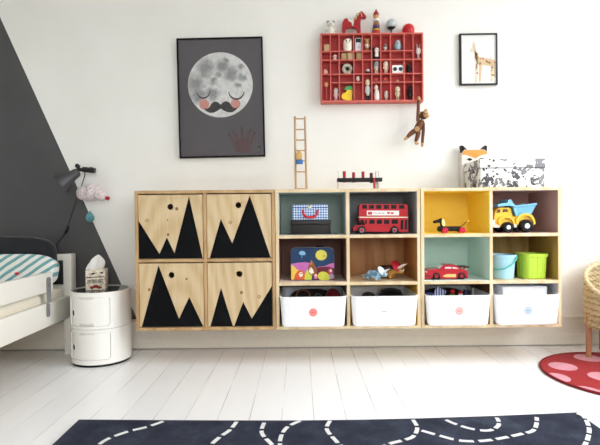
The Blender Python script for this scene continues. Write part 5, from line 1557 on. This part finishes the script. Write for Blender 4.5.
# sitting bear
a = q(330.6, 32)
t = thing('bear_figurine', 'pale sitting bear figurine on the tray top', 'figurine', (a[0], yt, ZTT))
BE, BE2 = blotch('pale_bear', '#c9c4b8', '#e6e2d8', 120), C('#8f8a80')
u = s1
MB().lathe([(.001, 0), (4 * u, 0), (4.6 * u, 2 * u), (3.8 * u, 5 * u), (2.2 * u, 7.4 * u), (.001, 7.6 * u)], (0, 0, 0), BE, 18).build('body', t, local=True)
o = MB().ell((.3 * u, 0, 10.3 * u), (3.4 * u, 3 * u, 3 * u), BE, 16).build('head', t, local=True)
MB().ell((.3 * u, -2.8 * u, 9.6 * u), (1.3 * u, 1 * u, 1 * u), C('#ded9ce'), 10).build('muzzle', o, local=True)
MB().ell((.3 * u, -3.8 * u, 9.9 * u), .4 * u, BLACK, 8).build('nose', o, local=True)
for s in (-1, 1):
    MB().ell((s * 2.6 * u + .3 * u, .2 * u, 12.9 * u), (1.5 * u, .8 * u, 1.5 * u), BE2, 10).build('ear', o, local=True)
    MB().tube([(s * 3 * u, -.5 * u, 6.4 * u), (s * 4.4 * u, -1.5 * u, 4 * u), (s * 3.9 * u, -2.6 * u, 2.6 * u)], [1.1 * u, 1 * u, .9 * u], BE, 8).build('arm', t, local=True)
    MB().tube([(s * 2 * u, -1.5 * u, 1.4 * u), (s * 3.2 * u, -4 * u, 1.2 * u)], [1.5 * u, 1.2 * u], BE, 8).build('leg', t, local=True)
# red wooden horse
qh = lambda X, Y: q(315 + X / 9.88, 5 + Y / 9.88)
t = thing('wooden_horse', 'red painted wooden horse standing on the tray top', 'toy horse', (q(354, 32)[0], yt, ZTT))
HR = C('#a01a23', .35)
zf = lambda pts: [(a_, max(b_, ZTT)) for a_, b_ in [qh(*p_) for p_ in pts]]
mb = MB().prism(zf([(268, 215), (270, 165), (284, 132), (308, 120), (332, 134), (385, 132), (390, 104), (412, 74), (446, 60), (462, 52), (470, 62), (486, 78), (504, 104), (500, 117), (482, 115), (464, 110), (450, 138), (446, 178), (448, 222), (412, 226), (396, 214), (360, 208), (330, 212), (304, 222)]), yt - .012, yt + .012, HR)
for pts in ([(268, 212), (308, 215), (298, 240), (296, 273), (270, 273)], [(408, 218), (448, 214), (448, 273), (420, 273)]):
    for s_ in (yt - .0125, yt + .0025): mb.prism(zf(pts), s_, s_ + .010, HR)
es = [e for e in mb.bm.edges]
mb.build('body', t)
PAT, PATG = blotch('harness_pattern', '#b8c2b0', '#e9e4d6', 260), blotch('mane_pattern', '#7f8c66', '#cfc7a4', 260)
mb = MB().prism(zf([(322, 134), (384, 132), (382, 160), (374, 196), (366, 198), (358, 164), (330, 150)]), yt - .0128, yt + .0128, PAT)
mb.build('saddle', t)
MB().prism(zf([(388, 130), (392, 102), (412, 76), (440, 62), (432, 86), (414, 104), (404, 134)]), yt - .0130, yt + .0130, PATG).build('mane', t)
MB().prism(zf([(446, 66), (454, 64), (468, 108), (460, 110)]), yt - .0126, yt + .0126, PATG).build('bridle', t)
MB().prism(zf([(444, 62), (452, 44), (462, 56)]), yt - .007, yt + .007, HR).build('ears', t)
# stacking man
qs = lambda X, Y: q(370 + X / 9.88, 5 + Y / 9.88)
cx = qs(60, 0)[0]
t = thing('stacking_figure', 'tall striped wooden stacking man with red pointed hat on the tray top', 'stacking toy', (cx, yt, ZTT))
zz = lambda Y: max(qs(60, Y)[1] - ZTT, 0)
px_ = lambda d: d / 9.88 * s1
for Y0, Y1, ra, rb, c in ((270, 238, 40, 37, '#b93a34'), (238, 224, 37, 35, '#cdb43e'), (224, 208, 35, 33, '#27333a'), (208, 184, 33, 31, '#5b3f6e'), (184, 168, 31, 28, '#a5603a'), (168, 146, 27, 22, '#8c7a55')):
    a_, b_ = zz(Y0), zz(Y1) - .0002
    MB().lathe([(.001, a_), (px_(ra) - .001, a_), (px_(ra), a_ + .001), (px_(rb), b_ - .001), (px_(rb) - .001, b_), (.001, b_)], (0, 0, 0), C(c, .35), 24).build('ring', t, local=True)
MB().lathe([(.001, zz(146)), (px_(31), zz(145)), (px_(31), zz(124)), (px_(18), zz(120)), (.001, zz(120))], (0, 0, 0), C('#eeebe4'), 20).build('collar', t, local=True)
o = MB().ell((0, 0, zz(96)), (px_(27), px_(27), px_(26)), C('#cfa06c', .4), 18).build('head', t, local=True)
for s in (-1, 1): MB().ell((s * px_(9), -px_(25), zz(94)), px_(3.5), BLACK, 8).build('eye', o, local=True)
MB().lathe([(.001, zz(86)), (px_(29), zz(86)), (px_(27), zz(66)), (px_(15), zz(48)), (px_(8), zz(38)), (px_(7), zz(28)), (.001, zz(26))], (0, 0, 0), C('#8e2a26', .4), 20).build('hat', t, local=True)
# silver globe on a little stand
cx = qs(208, 0)[0]
t = thing('silver_globe', 'grey globe with dark underside on a small stand on the tray top', 'globe', (cx, yt, ZTT))
rG = px_(52)
zc = zz(176)
MB().lathe([(.001, 0), (px_(32), 0), (px_(30), .003), (px_(9), .006), (px_(7), zc - rG * .96), (px_(18), zc - rG * .93)], (0, 0, 0), C('#3a4648', .3), 18).build('stand', t, local=True)
MB().lathe([(rG * cos(a), zc + rG * sin(a)) for a in [radians(d) for d in range(-36, 91, 7)]] , (0, 0, 0), paint('#b9bfc0', .35, .3), 28).build('dome', t, local=True)
MB().lathe([(rG * 1.0 * cos(a), zc + rG * 1.0 * sin(a)) for a in [radians(d) for d in range(-88, -37, 7)]] + [(rG * .75, zc - rG * .60)], (0, 0, 0), C('#2e3538', .3), 28).build('lower_bowl', t, local=True)
# red dome
cx = qs(377, 0)[0]; r_ = px_(61)
t = tag(MB().lathe([(.001, 0), (r_ * .9, 0), (r_, r_ * .45), (r_ * .97, r_ * .85), (r_ * .8, r_ * 1.25), (r_ * .5, r_ * 1.5), (.001, r_ * 1.62)], (cx, yt, ZTT), C('#c01f26', .3), 28).build('red_ball'), 'glossy red ball resting at the end of the tray top', 'ball')

# ------------------------------------------------------------------ wooden monkey hanging by one hand
ym = -.078
MK, MKL = wood('dark_teak', '#6e3f24', '#4f2a17', .45, (60, 60, 6)), C('#c0996a', .5)
mq = lambda X, Y, dy=0: P(395 + X / 8.1, 95 + Y / 8.1, ym + dy)
mo = thing('wooden_monkey', 'jointed dark wooden toy monkey hanging by one hand from the tray', 'toy monkey', mq(193, 20))
e = 1 / 8.1 / S(ym)
# torso
MB().tube([mq(203, 200), mq(210, 212), mq(200, 240), mq(186, 270), mq(172, 296), mq(166, 306)], [12 * e, 28 * e, 30 * e, 31 * e, 26 * e, 12 * e], MK, 18).build('torso', mo)
a = mq(180, 275, -.018); b = mq(180, 275, -.0225)
MB().cyl(a, b, 21 * e, MKL, seg=22).build('belly', mo)
# raised arm, hand hooked over the tray's lower lip
up_ = [mq(186, 212), mq(187, 150), mq(189, 90), mq(191, 44)]
MB().tube(up_, [16 * e, 14 * e, 13 * e, 12 * e], MK, 14).build('hanging_arm', mo)
top_ = ZO0 + fk + .0026
hx = mq(193, 20)
hand = [Vector((hx.x - .001, ym, mq(191, 40).z)), Vector((hx.x, ym, top_ + .002)), Vector((hx.x, ym + .010, top_ + .009)), Vector((hx.x, y0 + .002 + .004, top_ + .0082))]
MB().tube(hand, [12.5 * e, 13 * e, 11 * e, 8 * e], MKL, 12).build('hand', mo)
dn = [mq(228, 228, -.004), mq(230, 290, -.012), mq(224, 350, -.010), mq(222, 388, -.008)]
MB().tube(dn, [15 * e, 13 * e, 12 * e, 11 * e], MK, 14).build('arm', mo)
MB().tube([mq(222, 388, -.008), mq(221, 405, -.008), mq(219, 420, -.006)], [11 * e, 12 * e, 7 * e], MKL, 12).build('hand', mo)
for pts, foot in ((((158, 290), (128, 312), (108, 332), (98, 345)), ((98, 345), (84, 354), (74, 362))), (((188, 300), (184, 330), (174, 360), (166, 378)), ((166, 378), (172, 392), (192, 394)))):
    MB().tube([mq(*p_, -.006) for p_ in pts], [21 * e, 19 * e, 15 * e, 12 * e], MK, 14).build('leg', mo)
    MB().tube([mq(*p_, -.006) for p_ in foot], [12 * e, 12 * e, 7 * e], MKL, 12).build('foot', mo)
R_ = Matrix.Rotation(radians(-25), 3, 'Y')
o = MB().ell(mq(232, 165, -.004), (36 * e, 32 * e, 33 * e), MK, 20).build('head', mo)
MB().ell(mq(246, 160, -.014), (28 * e, 24 * e, 26 * e), MKL, 16, R_).build('face', o)
MB().ell(mq(264, 172, -.018), (16 * e, 14 * e, 12 * e), MKL, 14, R_).build('muzzle', o)
for X, Y in ((240, 150), (260, 152)): MB().ell(mq(X, Y, -.032), 4.5 * e, BLACK, 8).build('eye', o)
for X, Y, d in ((203, 148, -.006), (250, 128, .012)): MB().ell(mq(X, Y, d), (15 * e, 6 * e, 17 * e), MKL, 12).build('ear', o)

# ------------------------------------------------------------------ daylight
w = bpy.data.worlds.new('sky'); SC.world = w; w.use_nodes = True
nt = w.node_tree; nt.nodes.clear()
ou = nt.nodes.new('ShaderNodeOutputWorld'); bg = nt.nodes.new('ShaderNodeBackground')
tc = nt.nodes.new('ShaderNodeTexCoord'); sx = nt.nodes.new('ShaderNodeSeparateXYZ'); rp = nt.nodes.new('ShaderNodeValToRGB')
mr = nt.nodes.new('ShaderNodeMapRange'); mr.inputs[1].default_value = -1; mr.inputs[2].default_value = 1
nt.links.new(tc.outputs['Generated'], sx.inputs[0]); nt.links.new(sx.outputs[2], mr.inputs[0]); nt.links.new(mr.outputs[0], rp.inputs[0])
el = rp.color_ramp.elements
el[0].position = .46; el[0].color = (.16, .155, .145, 1); el[1].position = .51; el[1].color = (.58, .60, .62, 1); e2 = el.new(.80); e2.color = (1.0, 1.02, 1.05, 1)
nt.links.new(rp.outputs[0], bg.inputs[0]); bg.inputs[1].default_value = SKY
nt.links.new(bg.outputs[0], ou.inputs[0])
def portal(name, loc, rot, sx_, sy_):
    l = bpy.data.lights.new(name, 'AREA'); l.shape = 'RECTANGLE'; l.size = sx_; l.size_y = sy_
    l.cycles.is_portal = True
    o = bpy.data.objects.new(name, l); COL.objects.link(o); o.location = loc; o.rotation_euler = rot
portal('window_portal', (XR + .21, (W1[0] + W1[1]) / 2, (W1[2] + W1[3]) / 2), (0, radians(90), 0), W1[3] - W1[2], W1[1] - W1[0])
portal('window_portal', ((W2[0] + W2[1]) / 2, YB - .23, (W2[2] + W2[3]) / 2), (radians(90), 0, 0), W2[1] - W2[0], W2[3] - W2[2])  # sky sampling for the added rear fill window
SC.view_settings.view_transform = 'Standard'; SC.view_settings.look = 'None'
SC.view_settings.exposure = EXPO; SC.view_settings.gamma = 1
try: SC.view_settings.use_curve_mapping = False
except Exception: pass
SC.cycles.use_denoising = True
SC.cycles.max_bounces = 10; SC.cycles.diffuse_bounces = 7
SC.cycles.sample_clamp_indirect = 6
SC.cycles.caustics_reflective = False; SC.cycles.caustics_refractive = False
